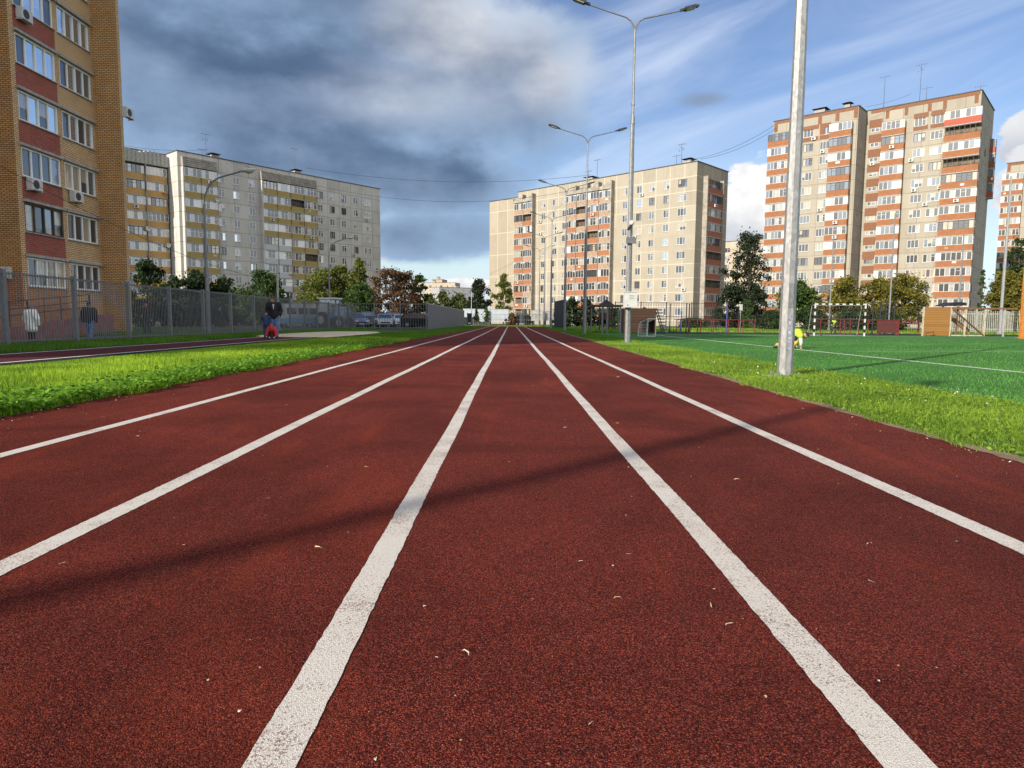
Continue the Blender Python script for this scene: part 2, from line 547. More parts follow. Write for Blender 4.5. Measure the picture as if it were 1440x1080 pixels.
def sill_mesh(w, mat):
    def mk():
        mb = MB(); mb.box(-.05, w + .05, -.09, .02, -.05, -.002)
        return mb.mesh('sill', mat)
    return cached(('sill', round(w, 2), mat.name), mk)


def ac_mesh():
    def mk():
        mb = MB(); mb.box(0, .8, -.34, -.06, 0, .55); mb.box(.05, .12, -.06, 0, .1, .45); mb.box(.68, .75, -.06, 0, .1, .45)
        mb.box(.02, .06, -.34, .0, -.05, -.002); mb.box(.74, .78, -.34, .0, -.05, -.002)
        return mb.mesh('air_conditioner', M['white_pl'])
    def fan():
        mb = MB(); c = []
        for j in range(14):
            a = 2 * pi * j / 14; c.append((.33 + .22 * cos(a), .275 + .22 * sin(a)))
        mb.prism(c, -.352, -.338, 0)
        me = mb.mesh('fan_grille', M['dark']); fix_normals(me); return me
    return cached('ac', mk), cached('acfan', fan)


def dish_mesh():
    def mk():
        mb = MB(); n = 16; rows = 4
        for side in (0, 1):
            b = len(mb.v)
            for i in range(rows + 1):
                rr = .45 * i / rows
                for j in range(n):
                    a = 2 * pi * j / n
                    mb.v.append((rr * cos(a), -.5 - .0 + .18 * (1 - (rr / .45) ** 2) + side * .02, .5 + rr * sin(a)))
            for i in range(rows):
                for j in range(n):
                    p, q = b + i * n + j, b + i * n + (j + 1) % n
                    mb.f.append((p, q, q + n, p + n) if side == 0 else (p, p + n, q + n, q)); mb.m.append(0)
        mb.bar((0, -.33, .5), (0, 0, .5), .05, .05, 1)
        mb.bar((0, -.5, .06), (0, -.85, .42), .025, .025, 1)
        mb.box(-.04, .04, -.92, -.82, .38, .48, 1)
        return mb.mesh('satellite_dish', [M['white_pl'], M['dark']])
    return cached('dish', mk)


def balcony_mesh(w, d, h, mat, slab=M['ledge'], bulge=0.0):
    def mk():
        mb = MB()
        t = .08
        ns = 6 if bulge else 1
        def fy(u): return -d - bulge * (1 - (2 * u - 1) ** 2)
        for k in range(ns):
            ua, ub = k / ns, (k + 1) / ns
            xa, xb = w * ua, w * ub
            ya, yb = fy(ua), fy(ub)
            P = lambda x, y, z: (x, y, z)
            for (za, zb, o, mm) in ((.0, h, 0, 0), (-.17, -.004, -.05, 1)):
                a0, b0 = (xa, ya + o, za), (xb, yb + o, za); a1, b1 = (xa, ya + o, zb), (xb, yb + o, zb)
                mb.quad(a0, b0, b1, a1, mm)
                mb.quad((xa, ya + t, zb), a1, b1, (xb, yb + t, zb), mm)
                if mm == 0: mb.quad((xb, yb + t, za), (xa, ya + t, za), (xa, ya + t, zb), (xb, yb + t, zb), 0)
                else:
                    mb.quad((xa, 0, za), (xb, 0, za), b0, a0, 1)
                    mb.quad(a1, b1, (xb, 0, zb), (xa, 0, zb), 1)
        mb.box(0, t, fy(0) + .001, 0, 0, h - .001, 0); mb.box(w - t, w, fy(1) + .001, 0, 0, h - .001, 0)
        mb.box(0, .001, -d - .05, 0, -.17, -.004, 1); mb.box(w - .001, w, -d - .05, 0, -.17, -.004, 1)
        return mb.mesh('balcony', [mat, slab])
    return cached(('balc', round(w, 2), d, h, mat.name, bulge), mk)


def glazing_mesh(w, d, h, kind, var, wf):
    """the glazed front of a balcony: kinds white, dark, arch, panel, open"""
    def mk():
        mb = MB(); r = random.Random(var * 31 + int(w * 100) + sum(map(ord, kind)))
        n = max(3, int(round(w / .75)))
        t = .06; y = -d + .03
        fm = 0 if kind != 'dark' and kind != 'open' else 6
        if kind == 'open':
            mb.box(0, w, -.16, -.05, 0, h, 7)
            for k in range(n + 1):
                x = w * k / n
                mb.box(max(0, x - .03), min(w, x + .03), y - .03, y + .03, 0, h - .08, 6)
            mb.box(0, w, y - .031, y + .031, h - .08, h, 6)
            mb.box(.0, w, y - .02, y + .02, h * .45, h * .5, 6)
            return mb.mesh('glazing', MATS)
        mb.box(0, w, y - .035, y + .035, 0, t, fm); mb.box(0, w, y - .035, y + .035, h - t, h, fm)
        kinds = {'white': [1, 1, 1, 2, 3, 4], 'dark': [1, 1, 1, 2, 4], 'arch': [1, 1, 2, 3], 'panel': [1, 1, 2, 3]}[kind]
        for k in range(n + 1):
            x = w * k / n
            tt = t * (1.3 if k in (0, n) else .8)
            mb.box(max(0, x - tt), min(w, x + tt), y - .033, y + .033, t, h - t, fm)
        solid = set()
        if kind == 'panel':
            solid = set(r.choice([[0], [n - 1], [0, n - 1], [n - 2, n - 1], [0, 1]]))
        for k in range(n):
            x0, x1 = w * k / n, w * (k + 1) / n
            mm = 5 if k in solid else r.choice(kinds)
            if k in solid:
                mb.box(x0, x1, y - .034, y - .004, t, h - t, 0)
            mb.quad((x0, y, t), (x1, y, t), (x1, y, h - t), (x0, y, h - t), 1 if k in solid else mm)
            if kind in ('white', 'dark') and r.random() < .35:
                mb.box(x0, x1, y - .03, y + .03, h * .62, h * .62 + .05, fm)
        if kind == 'arch':
            for sgn in (0, 1):
                pts = []
                for j in range(7):
                    a = j / 6
                    pts.append((a * w / 2, h - t - .5 * (1 - sqrt(max(0, 1 - (1 - a) ** 2)))))
                pts = [(0, h - t)] + pts
                if sgn: pts = [(w - p[0], p[1]) for p in pts]
                mb.prism(pts, y - .04, y - .036, 0)
        # glazed sides
        for x in (.02, w - .02):
            mb.quad((x, y, 0), (x, 0, 0), (x, 0, h), (x, y, h), 2)
            mb.box(x - .02, x + .02, y, y + .5, h - t, h, fm)
        return mb.mesh('glazing', MATS)
    MATS = [wf, M['g_dark'], M['g_sky'], M['g_white'], M['g_beige'], wf, M['frame_dark'], M['loggia_back']]
    return cached(('glaz', round(w, 2), d, round(h, 2), kind, var, wf.name), mk)


M['frame_dark'] = plain('brown_window_frame', (.06, .045, .035), .6)
M['loggia_back'] = plain('loggia_back_wall', (.16, .13, .10), .9, var=.4, scale=2)


class Bld:
    def __init__(s, name, label, O, ang, wallmats, cat='apartment block', group=None, z0=2.9, pitch=2.82, seed=1):
        s.root = empty(name, (O[0], O[1], 0), radians(ang), label, cat, group)
        s.wall = MB(); s.mats = wallmats; s.z0, s.pitch = z0, pitch
        s.r = random.Random(seed); s.nwin = 0; s.fm = M['white_pl']
        s.acs = []

    def put(s, name, me, F, x, z, parent=None):
        if parent is not None: return link(name, me, parent)
        (ox, oy, rot) = F
        c, sn = cos(rot), sin(rot)
        return link(name, me, s.root, (ox + x * c, oy + x * sn, z), rot)

    def face(s, F, L, H, openings, m=0, depth=.14):
        (ox, oy, rot) = F
        c, sn = cos(rot), sin(rot)
        def T(x, y, z): return (ox + x * c - y * sn, oy + x * sn + y * c, z)
        xs = sorted({0, L} | {round(o[0], 4) for o in openings} | {round(o[1], 4) for o in openings})
        zs = sorted({-1.0, H} | {round(o[2], 4) for o in openings} | {round(o[3], 4) for o in openings})
        for i in range(len(xs) - 1):
            for j in range(len(zs) - 1):
                cx, cz = (xs[i] + xs[i + 1]) / 2, (zs[j] + zs[j + 1]) / 2
                if any(o[0] < cx < o[1] and o[2] < cz < o[3] for o in openings): continue
                s.wall.quad(T(xs[i], 0, zs[j]), T(xs[i + 1], 0, zs[j]), T(xs[i + 1], 0, zs[j + 1]), T(xs[i], 0, zs[j + 1]), m)
        for (a, b, p, q) in openings:
            s.wall.quad(T(a, 0, p), T(b, 0, p), T(b, depth, p), T(a, depth, p), m)
            s.wall.quad(T(a, depth, q), T(b, depth, q), T(b, 0, q), T(a, 0, q), m)
            s.wall.quad(T(a, 0, q), T(a, 0, p), T(a, depth, p), T(a, depth, q), m)
            s.wall.quad(T(b, 0, p), T(b, 0, q), T(b, depth, q), T(b, depth, p), m)

    def volume(s, x0, x1, y0, y1, H, front=(), right=(), left=(), roof=True):
        FR = {'front': (x0, y0, 0.0), 'right': (x1, y0, pi / 2), 'left': (x0, y1, -pi / 2), 'back': (x1, y1, pi)}
        LN = {'front': x1 - x0, 'right': y1 - y0, 'left': y1 - y0, 'back': x1 - x0}
        for nm, cols in (('front', front), ('right', right), ('left', left), ('back', ())):
            F = FR[nm]; ops = []
            for c in cols:
                if c[0] == 'w': ops += s.windows(F, *c[1:])
                elif c[0] == 'b': s.balconies(F, *c[1:])
            s.face(F, LN[nm], H, ops)
        s.wall.quad((x0, y0, H), (x1, y0, H), (x1, y1, H), (x0, y1, H), 0)
        if roof:
            mb = MB(); mb.box(x0 - .12, x1 + .12, y0 - .12, y1 + .12, H + .004, H + .16)
            mb.build('roof', M['roofing'], s.root)

    def windows(s, F, xc, w, h, n, rows, name='window', frame=None, zc=0.0, sill=True, pal=None):
        ops = []
        frame = frame or s.fm
        for k in rows:
            z = s.z0 + k * s.pitch + zc - h / 2; x = xc - w / 2
            ops.append((x, x + w, z, z + h))
            pv = s.r.choice(pal or ['mix', 'mix', 'sky', 'white', 'dark', 'beige', 'dark'])
            o = s.put(name, pane_mesh(w, h, n, (pv, s.r.randrange(3))), F, x, z)
            fm = frame if s.r.random() > .12 else M['frame_dark']
            s.put('frame', frame_mesh(w, h, n, fm, vent=s.r.random() < .4), F, 0, 0, o)
            if sill: s.put('sill', sill_mesh(w, M['white_pl']), F, 0, 0, o)
            s.nwin += 1
            if w > 1 and s.r.random() < .17: s.ac(F, x + s.r.choice([-.55, .2, w - .3]), z - .75)
        return ops

    def ac(s, F, x, z, yoff=0.0):
        a, f = ac_mesh()
        F2 = F
        if yoff:
            (ox, oy, rot) = F; F2 = (ox + yoff * sin(rot), oy - yoff * cos(rot), rot)
        o = s.put('air_conditioner', a, F2, x, z); s.put('fan_grille', f, F, 0, 0, o)

    def dish(s, F, x, z, yoff=0.0):
        (ox, oy, rot) = F; F2 = (ox + yoff * sin(rot), oy - yoff * cos(rot), rot)
        s.put('satellite_dish', dish_mesh(), F2, x, z)

    def balconies(s, F, x0, w, d, rows, style, ph=1.12, gh=1.5, bulge=0.0, name='balcony'):
        for k in rows:
            zf = s.z0 + k * s.pitch - 1.85
            pm, kind = style(k, s.r)
            o = s.put(name, balcony_mesh(w, d, ph, pm, bulge=bulge), F, x0, zf)
            g = link('glazing', glazing_mesh(w, d, gh, kind, s.r.randrange(5), s.fm), o, (0, 0, ph + .002))
            if s.r.random() < .1: s.ac(F, x0 + w * .4, zf + .3, d + bulge)
            if s.r.random() < .13:
                x = x0 + s.r.uniform(.2, w - .9); (ox, oy, rot) = F; c, sn = cos(rot), sin(rot)
                mb = MB(); zz = ph - s.r.uniform(.1, .5); ww = s.r.uniform(.5, .9)
                mb.box(0, ww, -.03, -.004, -.35, .0)
                link('patched_board', mb.mesh('patched_board', s.r.choice([P['whitepan'], P['peach'], P['brickred'], M['grey_pl'], M['ledge']])), o, (x - x0, -d - bulge, zz))

    def panel(s, x0, x1, y0, y1, z0, z1, m):
        s.wall.box(x0, x1, y0, y1, z0, z1, m)

    def done(s):
        return s.wall.build('wall', s.mats, s.root)

    def antenna(s, x, y, H, h=4.0, kind=0):
        mb = MB()
        mb.tube([(0, 0, 0), (0, 0, h)], [.05, .03], 6)
        mb.bar((-.9, 0, h - .3), (.9, 0, h - .3), .035, .035)
        for q in (-.8, -.4, .4, .8): mb.bar((q, -.35, h - .3), (q, .35, h - .3), .025, .025)
        if kind:
            mb.bar((0, -.8, h - 1.0), (0, .8, h - 1.0), .035, .035)
            mb.bar((-.7, 0, h - 1.5), (.5, 0, h - 1.3), .03, .03)
            for q in (-.6, 0, .4): mb.bar((q, 0, h - 1.75), (q, 0, h - 1.05), .025, .025)
        link('antenna', mb.mesh('antenna', M['dark']), s.root, (x, y, H + .15))

    def vent(s, x, y, H, w=1.5):
        mb = MB(); mb.box(0, w, 0, w, 0, 1.1)
        o = link('roof_vent', mb.mesh('roof_vent', M['ledge']), s.root, (x, y, H + .16))
        mb = MB(); mb.poly([(-.4, -.4, 1.35), (w + .4, -.4, 1.35), (w / 2, w / 2, 1.75)]); mb.poly([(w + .4, -.4, 1.35), (w + .4, w + .4, 1.35), (w / 2, w / 2, 1.75)])
        mb.poly([(w + .4, w + .4, 1.35), (-.4, w + .4, 1.35), (w / 2, w / 2, 1.75)]); mb.poly([(-.4, w + .4, 1.35), (-.4, -.4, 1.35), (w / 2, w / 2, 1.75)])
        mb.quad((-.4, -.4, 1.349), (-.4, w + .4, 1.349), (w + .4, w + .4, 1.349), (w + .4, -.4, 1.349))
        for a in (.1, w - .1):
            for b in (.1, w - .1): mb.box(a - .04, a + .04, b - .04, b + .04, 1.1, 1.349)
        link('cap', mb.mesh('cap', M['black']), o)


# colours of the balcony fronts
P = {}
P['ochre'] = plain('ochre_balcony_paint', (.34, .255, .085), .8, var=.14, scale=3)
P['yellow'] = plain('yellow_balcony_paint', (.66, .42, .02), .8, var=.1, scale=3)
P['tan'] = plain('tan_balcony_paint', (.42, .25, .085), .8, var=.12, scale=3)
P['whitepan'] = plain('white_balcony_cladding', (.47, .48, .485), .6, var=.06)
P['orange'] = plain('faded_orange_balcony_paint', (.29, .122, .06), .85, var=.22, scale=1.6)
P['peach'] = plain('peeling_beige_balcony', (.33, .225, .155), .85, var=.3, scale=2)
P['brickred'] = plain('brick_red_balcony_paint', (.30, .11, .065), .85, var=.2, scale=2)
P['terra'] = plain('terracotta_balcony_paint', (.265, .108, .045), .8, var=.12, scale=2)
P['brightred'] = plain('bright_red_balcony_paint', (.36, .085, .055), .8, var=.08)

ALLR = range(10)
W_GREY = concrete('stained_grey_panels', (.50, .485, .455), (.17, .16, .15), px=3.1, offx=1.4, zj=1.15, jw=.035, stain=.5)
W_BEIGE = concrete('cream_panels', (.345, .31, .25), (.50, .46, .39), px=3.25, offx=.2, zj=1.15, jw=.06, stain=.3, jmask=.12, lowdark=((.30, .27, .235), 5.2))
W_TOWER = concrete('pale_tower_panels', (.335, .302, .25), (.17, .145, .115), px=3.3, offx=.7, zj=.2, pz=2.8, jw=.035, stain=.3)
W_BROWN = plain('brown_pebble_panels', (.20, .095, .055), .9, var=.3, scale=7)
W_GAP = plain('dark_balcony_gap', (.10, .09, .075), .9)
W_FIN = plain('bare_concrete_fins', (.30, .275, .24), .9, var=.25, scale=1.2)
W_JOINT = plain('white_joint_sealant', (.68, .62, .53), .9, var=.1)

# ---- grey panel block on the left
OB2, AB2 = (-62.8, 130.1), 49
b = Bld('panel_apartment_block', 'long grey panel apartment block with ochre and yellow balconies, left of the lane vanishing point', OB2, AB2, [W_GREY, W_FIN, M['pale_slat'], W_GAP], group='ten storey panel blocks', seed=5)
b.fm = M['frame_white']
def st_grey(k, r):
    return (P['yellow'] if k <= 2 else P['ochre'], r.choice(['white', 'white', 'white', 'white', 'panel', 'dark']))
def st_greyw(k, r):
    return (P['whitepan'] if k in (1, 2, 3, 4, 5) else P['ochre'], r.choice(['white', 'white', 'white', 'panel', 'dark']))
def st_grey2(k, r):
    return (P['ochre'], r.choice(['white', 'white', 'white', 'white', 'panel', 'open']))
cols = [('b', .85, 3.1, .9, ALLR, st_grey, 1.12, 1.55, .14), ('b', 4.0, 3.1, .9, ALLR, st_grey, 1.12, 1.55, .14)]
cols += [('w', x, 1.3, 1.5, 2, ALLR) for x in (8.3, 11.4, 14.7)]
cols += [('b', 16.75, 3.1, .9, ALLR, st_greyw, 1.12, 1.55, .14), ('b', 19.9, 3.1, .9, ALLR, st_greyw, 1.12, 1.55, .14), ('b', 23.05, 3.1, .9, ALLR, st_grey2, 1.12, 1.55, .14), ('b', 26.2, 3.1, .9, ALLR, st_grey2, 1.12, 1.55, .14)]
cols += [('w', x, 1.3, 1.5, 2, ALLR) for x in (30.8, 33.9, 37.0, 40.3)] + [('w', 43.7, 1.95, 1.5, 3, ALLR)]
b.volume(0, 47.4, 0, 12, 32, front=cols)
def st_wing(k, r):
    return (P['yellow'] if k <= 2 else P['tan'], r.choice(['white', 'arch', 'arch', 'white', 'dark']))
b.volume(-22, -.004, 4.9, 17, 31.9, front=[('b', 22 - 3.75 - .35 - 4.0 * j, 3.75, 1.0, ALLR, st_wing, 1.12, 1.5, .22) for j in range(4)])
for j in range(4): b.panel(-4.3 - 4.0 * j, -4.18 - 4.0 * j, 3.55, 4.9, .1, 29.3, 1)
b.panel(.55, .8, -1.0, .0, .2, 29.2, 0); b.panel(16.4, 16.7, -1.0, 0, .2, 29.2, 0); b.panel(7.12, 7.22, -.95, 0, .2, 29.2, 1)
b.panel(29.35, 29.45, -.95, 0, .2, 29.2, 1)
for x in (3.955, 19.855, 23.005, 26.155): b.panel(x, x + .04, -1.0, -.02, .2, 29.2, 3)
for j in range(5):                                   # boarded strips above the top balconies
    z = 29.3 + j * .36
    b.panel(.6, 7.2, -1.02 + .05 * j, 0, z, z + .3, 1); b.panel(16.4, 29.4, -1.02 + .05 * j, 0, z, z + .3, 1)
for j in range(30):                                  # corrugated canopy of the side wing
    x = -21.9 + j * .73
    b.panel(x, x + .4, 3.5 + (j % 2) * .04, 4.9, 29.4, 31.4 + .5 * abs(sin(j * .43)), 2)
    b.panel(x + .4, x + .73, 3.62, 4.9, 29.4, 31.3 + .5 * abs(sin(j * .43)), 2)
b.vent(8, 3, 32); b.antenna(7.6, 4.5, 32, 5.5, 1); b.vent(26.5, 3, 32); b.antenna(27.5, 4.8, 32, 6.5); b.antenna(6.6, 4.0, 32, 2.2)
FB = (0, 0, 0.0)
b.dish(FB, 4.6, 6.6, .95); b.dish(FB, 6.8, 23.3, .95); b.dish((-22, 4.9, 0), 17.6, 17.0, 1.2); b.dish((-22, 4.9, 0), 21.2, 14.2, 1.2)
b.done()

# ---- cream block with orange balconies in the middle
OC, AC = (36.1 - 48 * cos(radians(44)), 135 + 48 * sin(radians(44))), -44
b = Bld('panel_apartment_block', 'cream panel apartment block with faded orange balconies behind the row of lamp posts', OC, AC, [W_BEIGE, W_FIN, W_JOINT], group='ten storey panel blocks', seed=11)
def st_or(k, r):
    return (P['orange'] if k < 9 and r.random() < .72 else P['peach'], r.choice(['white', 'white', 'arch', 'arch', 'white', 'panel', 'dark', 'open']))
def st_gab(k, r):
    return (P['brickred'], r.choice(['white', 'dark', 'white', 'open']) if k < 9 else 'dark')
cols = [('b', -.5, 2.95, .9, ALLR, st_or, 1.12, 1.5, .12), ('b', 2.5, 2.95, .9, ALLR, st_or, 1.12, 1.5, .12)]
cols += [('w', x, 1.25, 1.5, 2, ALLR) for x in (8.2, 11.7, 14.6)]
cols += [('b', 15.75 + 3.12 * j, 3.07, .9, ALLR, st_or, 1.12, 1.5, .12) for j in range(4)]
cols += [('w', x, 1.28, 1.5, 2, ALLR) for x in (31.3, 34.8, 37.9, 41.3)] + [('w', 44.9, 1.95, 1.5, 3, ALLR)]
b.volume(0, 48, 0, 12.9, 32, front=cols, right=[('b', 3.0, 6.2, .9, ALLR, st_gab)])
b.panel(5.5, 5.75, -1.25, 0, .2, 30.9, 1); b.panel(28.28, 28.55, -1.25, 0, .2, 30.9, 1)
b.panel(48, 49.0, 2.6, 2.95, .2, 29.6, 1); b.panel(48, 49.0, 9.25, 9.5, .2, 29.6, 1)
for j in range(11): b.panel(48.003, 48.02, 9.6, 12.8, 1.1 + 2.82 * j, 1.2 + 2.82 * j, 2)
def scallop(x0, n, w):                               # canopy of swept concrete shells over the top balconies
    for j in range(n):
        a = x0 + j * w; pts = [(a, 29.2), (a + w, 29.2)]
        for q in range(7):
            u = 1 - q / 6
            pts.append((a + w * u, 29.9 + 1.15 * u ** 2.2))
        b.wall.prism(pts, -1.2, -1.06, 1)
        b.wall.quad((a, -1.06, 29.25), (a + w, -1.06, 29.25), (a + w, 0, 29.25), (a, 0, 29.25), 1)
    for j in range(n + 1): b.panel(x0 + j * w - .06, x0 + j * w + .06, -1.3, 0, 29.2, 31.0 if j else 30.2, 1)
scallop(-.5, 2, 3.03); scallop(15.7, 4, 3.13)
for j in range(1, 4): b.panel(15.68 + 3.12 * j - .05, 15.68 + 3.12 * j + .03, -1.06, 0, .2, 29.2, 1)
b.panel(2.42, 2.5, -1.06, 0, .2, 29.2, 1)
b.vent(18, 3, 32, 2.2); b.antenna(21.5, 3, 32, 5); b.vent(43.5, 2.5, 32, 1.6); b.antenna(43.2, 2.2, 32, 4.6, 1); b.antenna(41, 4, 32, 3.0); b.antenna(17.5, 5, 32, 3.4)
b.done()

# ---- blank cream end wall at the left of it
b = Bld('panel_apartment_block', 'blank windowless cream end wall with white joints, left edge of the orange balcony block', (-5.9, 184.0), -44, [concrete('blank_cream_panels', (.345, .30, .235), (.50, .45, .375), px=3.6, offx=.5, zj=1.2, pz=5.64, jw=.07, stain=.25)], seed=3)
b.volume(0, 12, 0, 9, 32.3)
b.done()

# ---- fourteen storey tower on the right
T0 = (53.6, 142.7)
R14 = range(14)
def st_t(k, r):
    return (P['terra'], r.choice(['white', 'panel', 'panel', 'panel', 'white', 'dark']))
def st_tw(k, r):
    return (P['brightred'] if k == 13 else P['terra'], 'open' if k in (12, 10) else r.choice(['white', 'panel', 'white', 'dark']))
def tower(O, ang, label, name='panel_tower', seed=21, full=True):
    b = Bld(name, label, O, ang, [W_TOWER, W_BROWN], cat='apartment tower', group='fourteen storey panel towers', z0=1.9, pitch=2.8, seed=seed)
    b.volume(0, 16, 0, 17, 41.8, front=[('b', -.7, 4.3, 1.1, R14, st_t, 1.12, 1.45), ('w', 7.0, 1.9, 1.5, 3, R14), ('w', 10.1, 1.7, 1.5, 3, R14), ('b', 11.2, 4.0, 1.1, R14, st_t, 1.12, 1.45)],
             right=[('w', 2.6, .75, 1.5, 1, R14, 'narrow_window', None, 0.0, False)] if full else ())
    for (x0, x1) in ((4.4, 8.9), (9.1, 11.1)):       # brown frieze under the attic
        for (z0, z1) in ((38.9, 39.7), (36.7, 37.5)): b.panel(x0, x1, -.03, 0, z0, z1, 1)
        b.panel(x0, x0 + .9, -.03, 0, 37.504, 38.896, 1)
    for x in (.1, 5.2, 8.7, 11.9, 15.2): b.panel(x, x + .7, -.03, 0, 39.704, 41.2, 1)
    b.panel(.1, 15.9, -.032, 0, 41.2, 41.78, 1)
    if full:
        y = 5.33
        b.volume(16.004, 34.6, y, 20.8, 42.0, front=[('w', 1.7, 1.5, .75, 2, R14, 'strip_window', None, -.1, False), ('b', 3.1, 3.9, 1.1, R14, st_t, 1.12, 1.45), ('w', 9.3, 1.9, 1.5, 3, R14), ('w', 12.1, 2.0, 1.5, 3, R14), ('b', 13.4, 5.6, 1.2, R14, st_tw, 1.12, 1.45)],
                 right=[('w', 3.6, .9, 1.4, 1, R14, 'narrow_window', None, 0.0, False), ('w', 8.2, 1.3, 1.4, 2, R14, 'narrow_window', None, 0.0, False), ('b', 13.2, 1.6, .9, range(9, 13), lambda k, r: (P['terra'] if k % 3 else P['brightred'], 'panel'))])
        for k in range(15):                          # brown pebble panels between the stair windows
            b.panel(16.6, 18.9, y - .03, y, 2.8 * k - .58, 2.8 * k + .95, 1)
        for (x0, x1) in ((24.2, 26.6), (27.0, 29.3)):
            for (z0, z1) in ((39.0, 39.9), (36.8, 37.6)): b.panel(x0, x1, y - .03, y, z0, z1, 1)
        for x in (19.4, 22.6, 26.4, 28.8, 33.6): b.panel(x, x + .6, y - .03, y, 39.95, 41.35, 1)
        b.panel(16.8, 34.4, y - .032, y, 41.36, 41.97, 1)
        b.vent(7.2, 2, 41.8, 2.0); b.vent(12.8, 2, 41.8, 1.0); b.antenna(18.5, 7, 42, 6.5); b.antenna(24.5, 7.5, 42, 7.5, 1); b.antenna(25.6, 7.5, 42, 3.0); b.antenna(34.0, 8, 42, 1.6)
    else:
        b.vent(4, 2, 41.8, 2.0); b.antenna(9.8, 2.5, 41.8, 5.0, 1)
    b.done()
tower(T0, -42, 'fourteen storey cream tower with terracotta balcony bands on the right')
O2 = at(1400, 452, 177)
tower((O2.x, O2.y), -42, 'second cream tower with terracotta balconies cut by the right edge of the photo', seed=33, full=False)

# ---- pale blocks far behind
def far_block(px0, px1, pyt, D, label, mat, seed, floors, ang=-20, name='distant_apartment_block', colw=3.4):
    a = at(px0, 452, D); H = hz((px0 + px1) / 2, pyt, D)
    L = abs(at(px1, 452, D).x - a.x) / cos(radians(abs(ang)))
    if ang < 0: a = at(px0, 452, D)
    b = Bld(name, label, (a.x, a.y), ang, [mat], group='pale blocks in the far distance', z0=2.6, pitch=(H - 2.6) / floors, seed=seed)
    n = max(2, int(L / colw))
    b.volume(0, L, 0, 11, H, front=[('w', (i + .5) * L / n, 1.7, 1.5, 2, range(floors), 'window', None, 0, False) for i in range(n)])
    b.vent(L * .4, 2, H, 1.6)
    b.done()
W_FAR1 = plain('far_cream_render', (.44, .37, .29), .9, var=.12, scale=.4)
W_FAR2 = plain('far_grey_render', (.34, .33, .34), .9, var=.12, scale=.4)
W_FAR3 = plain('far_pink_render', (.40, .30, .24), .9, var=.12, scale=.4)
far_block(586, 641, 398, 430, 'pale cream block in the distance above the trees, left of the grey one', W_FAR1, 41, 9, -12)
far_block(618, 678, 404, 390, 'low grey block in the distance beside the dark tree', W_FAR2, 42, 8, 28)
far_block(608, 622, 393, 440, 'narrow pinkish stair head rising over the distant cream block', W_FAR3, 43, 9, -12, colw=4)
far_block(1012, 1094, 341, 215, 'pale block glimpsed through the tall dark tree', W_FAR1, 44, 9, -42)

# ---- brick tower on the left
BR = brick('tan_brickwork', (.61, .395, .205), (.73, .51, .295), (.20, .125, .065))
BR_D = brick('brown_brickwork', (.50, .255, .095), (.62, .35, .14), (.09, .048, .022), low=((.44, .16, .06), (.54, .22, .09)), lowz=3.1)
BR_R = brick('red_brickwork', (.33, .085, .06), (.42, .12, .08), (.16, .06, .05))
BR_O = brick('orange_brickwork', (.34, .125, .05), (.46, .19, .08), (.40, .28, .18))
tw = empty('brick_tower', (-24.6, 34.4, 0), 0, 'tan brick apartment tower with red brick spandrels at the left edge', 'apartment tower')
HB = 27.0
tb = Bld.__new__(Bld); tb.root = tw; tb.wall = MB(); tb.r = random.Random(3); tb.nwin = 0; tb.z0, tb.pitch = 2.38, 2.75
FX = (0, 0, pi / 2)          # facade along the track; local x runs away from the viewer
ops = []
pals = {0: 'beige', 1: 'beige', 2: 'beige', 3: 'lace', 4: 'bright', 5: 'bright', 6: 'bright', 7: 'bright', 8: 'bright'}
pals2 = {0: 'beige', 1: 'beige', 2: 'beige', 3: 'bright', 4: 'sky', 5: 'bright', 6: 'bright', 7: 'bright', 8: 'bright'}
for k in range(9):
    z = 2.38 + 2.75 * k
    for (x0, w, pl) in ((.42, 2.95, pals[k]), (3.72, 2.75, pals2[k])):
        ops.append((x0, x0 + w, z, z + 1.45))
        o = tb.put('window', pane_mesh(w, 1.45, 4, (pl, k % 3)), FX, x0, z)
        fm = M['frame_dark'] if (k == 1 and x0 < 1) else M['frame_white']
        tb.put('frame', frame_mesh(w, 1.45, 4, fm, t=.075, vent=False), FX, 0, 0, o)
        tb.put('sill', sill_mesh(w, M['ledge']), FX, 0, 0, o)
        mb = MB(); mb.box(x0 - .12, x0 + w + .12, -.16, -.002, z + 1.49, z + 1.62)
        tb.put('lintel', mb.mesh('lintel', M['ledge']), FX, 0, 0)
    mb = MB(); z1 = z - .06; z0_ = z - 1.12 if k else 0
    mb.box(.34, 3.44, -.006, .05, z0_ - (.0 if k else 1), z1)
    tb.put('spandrel', mb.mesh('spandrel', BR_R if k else BR_O), FX, 0, 0)
tb.face(FX, 6.7, HB, ops)
for zz in range(9):          # thin floor ledge lines on the pier between the windows
    pass
tb.wall.quad((-1.5, 0, -1), (0, 0, -1), (0, 0, HB), (-1.5, 0, HB), 1)
tb.wall.quad((-1.5, .5, -1), (-1.5, 0, -1), (-1.5, 0, HB), (-1.5, .5, HB), 1)
tb.wall.quad((-7, .5, -1), (-1.5, .5, -1), (-1.5, .5, HB), (-7, .5, HB), 1)
tb.wall.quad((0, 6.7, -1), (1.50, 6.7, -1), (1.50, 6.7, HB), (0, 6.7, HB), 2)
tb.wall.quad((1.50, 6.7, -1), (1.50, 7.0, -1), (1.50, 7.0, HB), (1.50, 6.7, HB), 0)
tb.wall.quad((1.50, 7.0, -1), (-1.6, 7.0, -1), (-1.6, 7.0, HB), (1.50, 7.0, HB), 0)
tb.wall.quad((-1.6, 7.0, -1), (-3.6, 11.5, -1), (-3.6, 11.5, HB), (-1.6, 7.0, HB), 0)
tb.wall.quad((-3.6, 11.5, -1), (-7, 11.5, -1), (-7, 11.5, HB), (-3.6, 11.5, HB), 0)
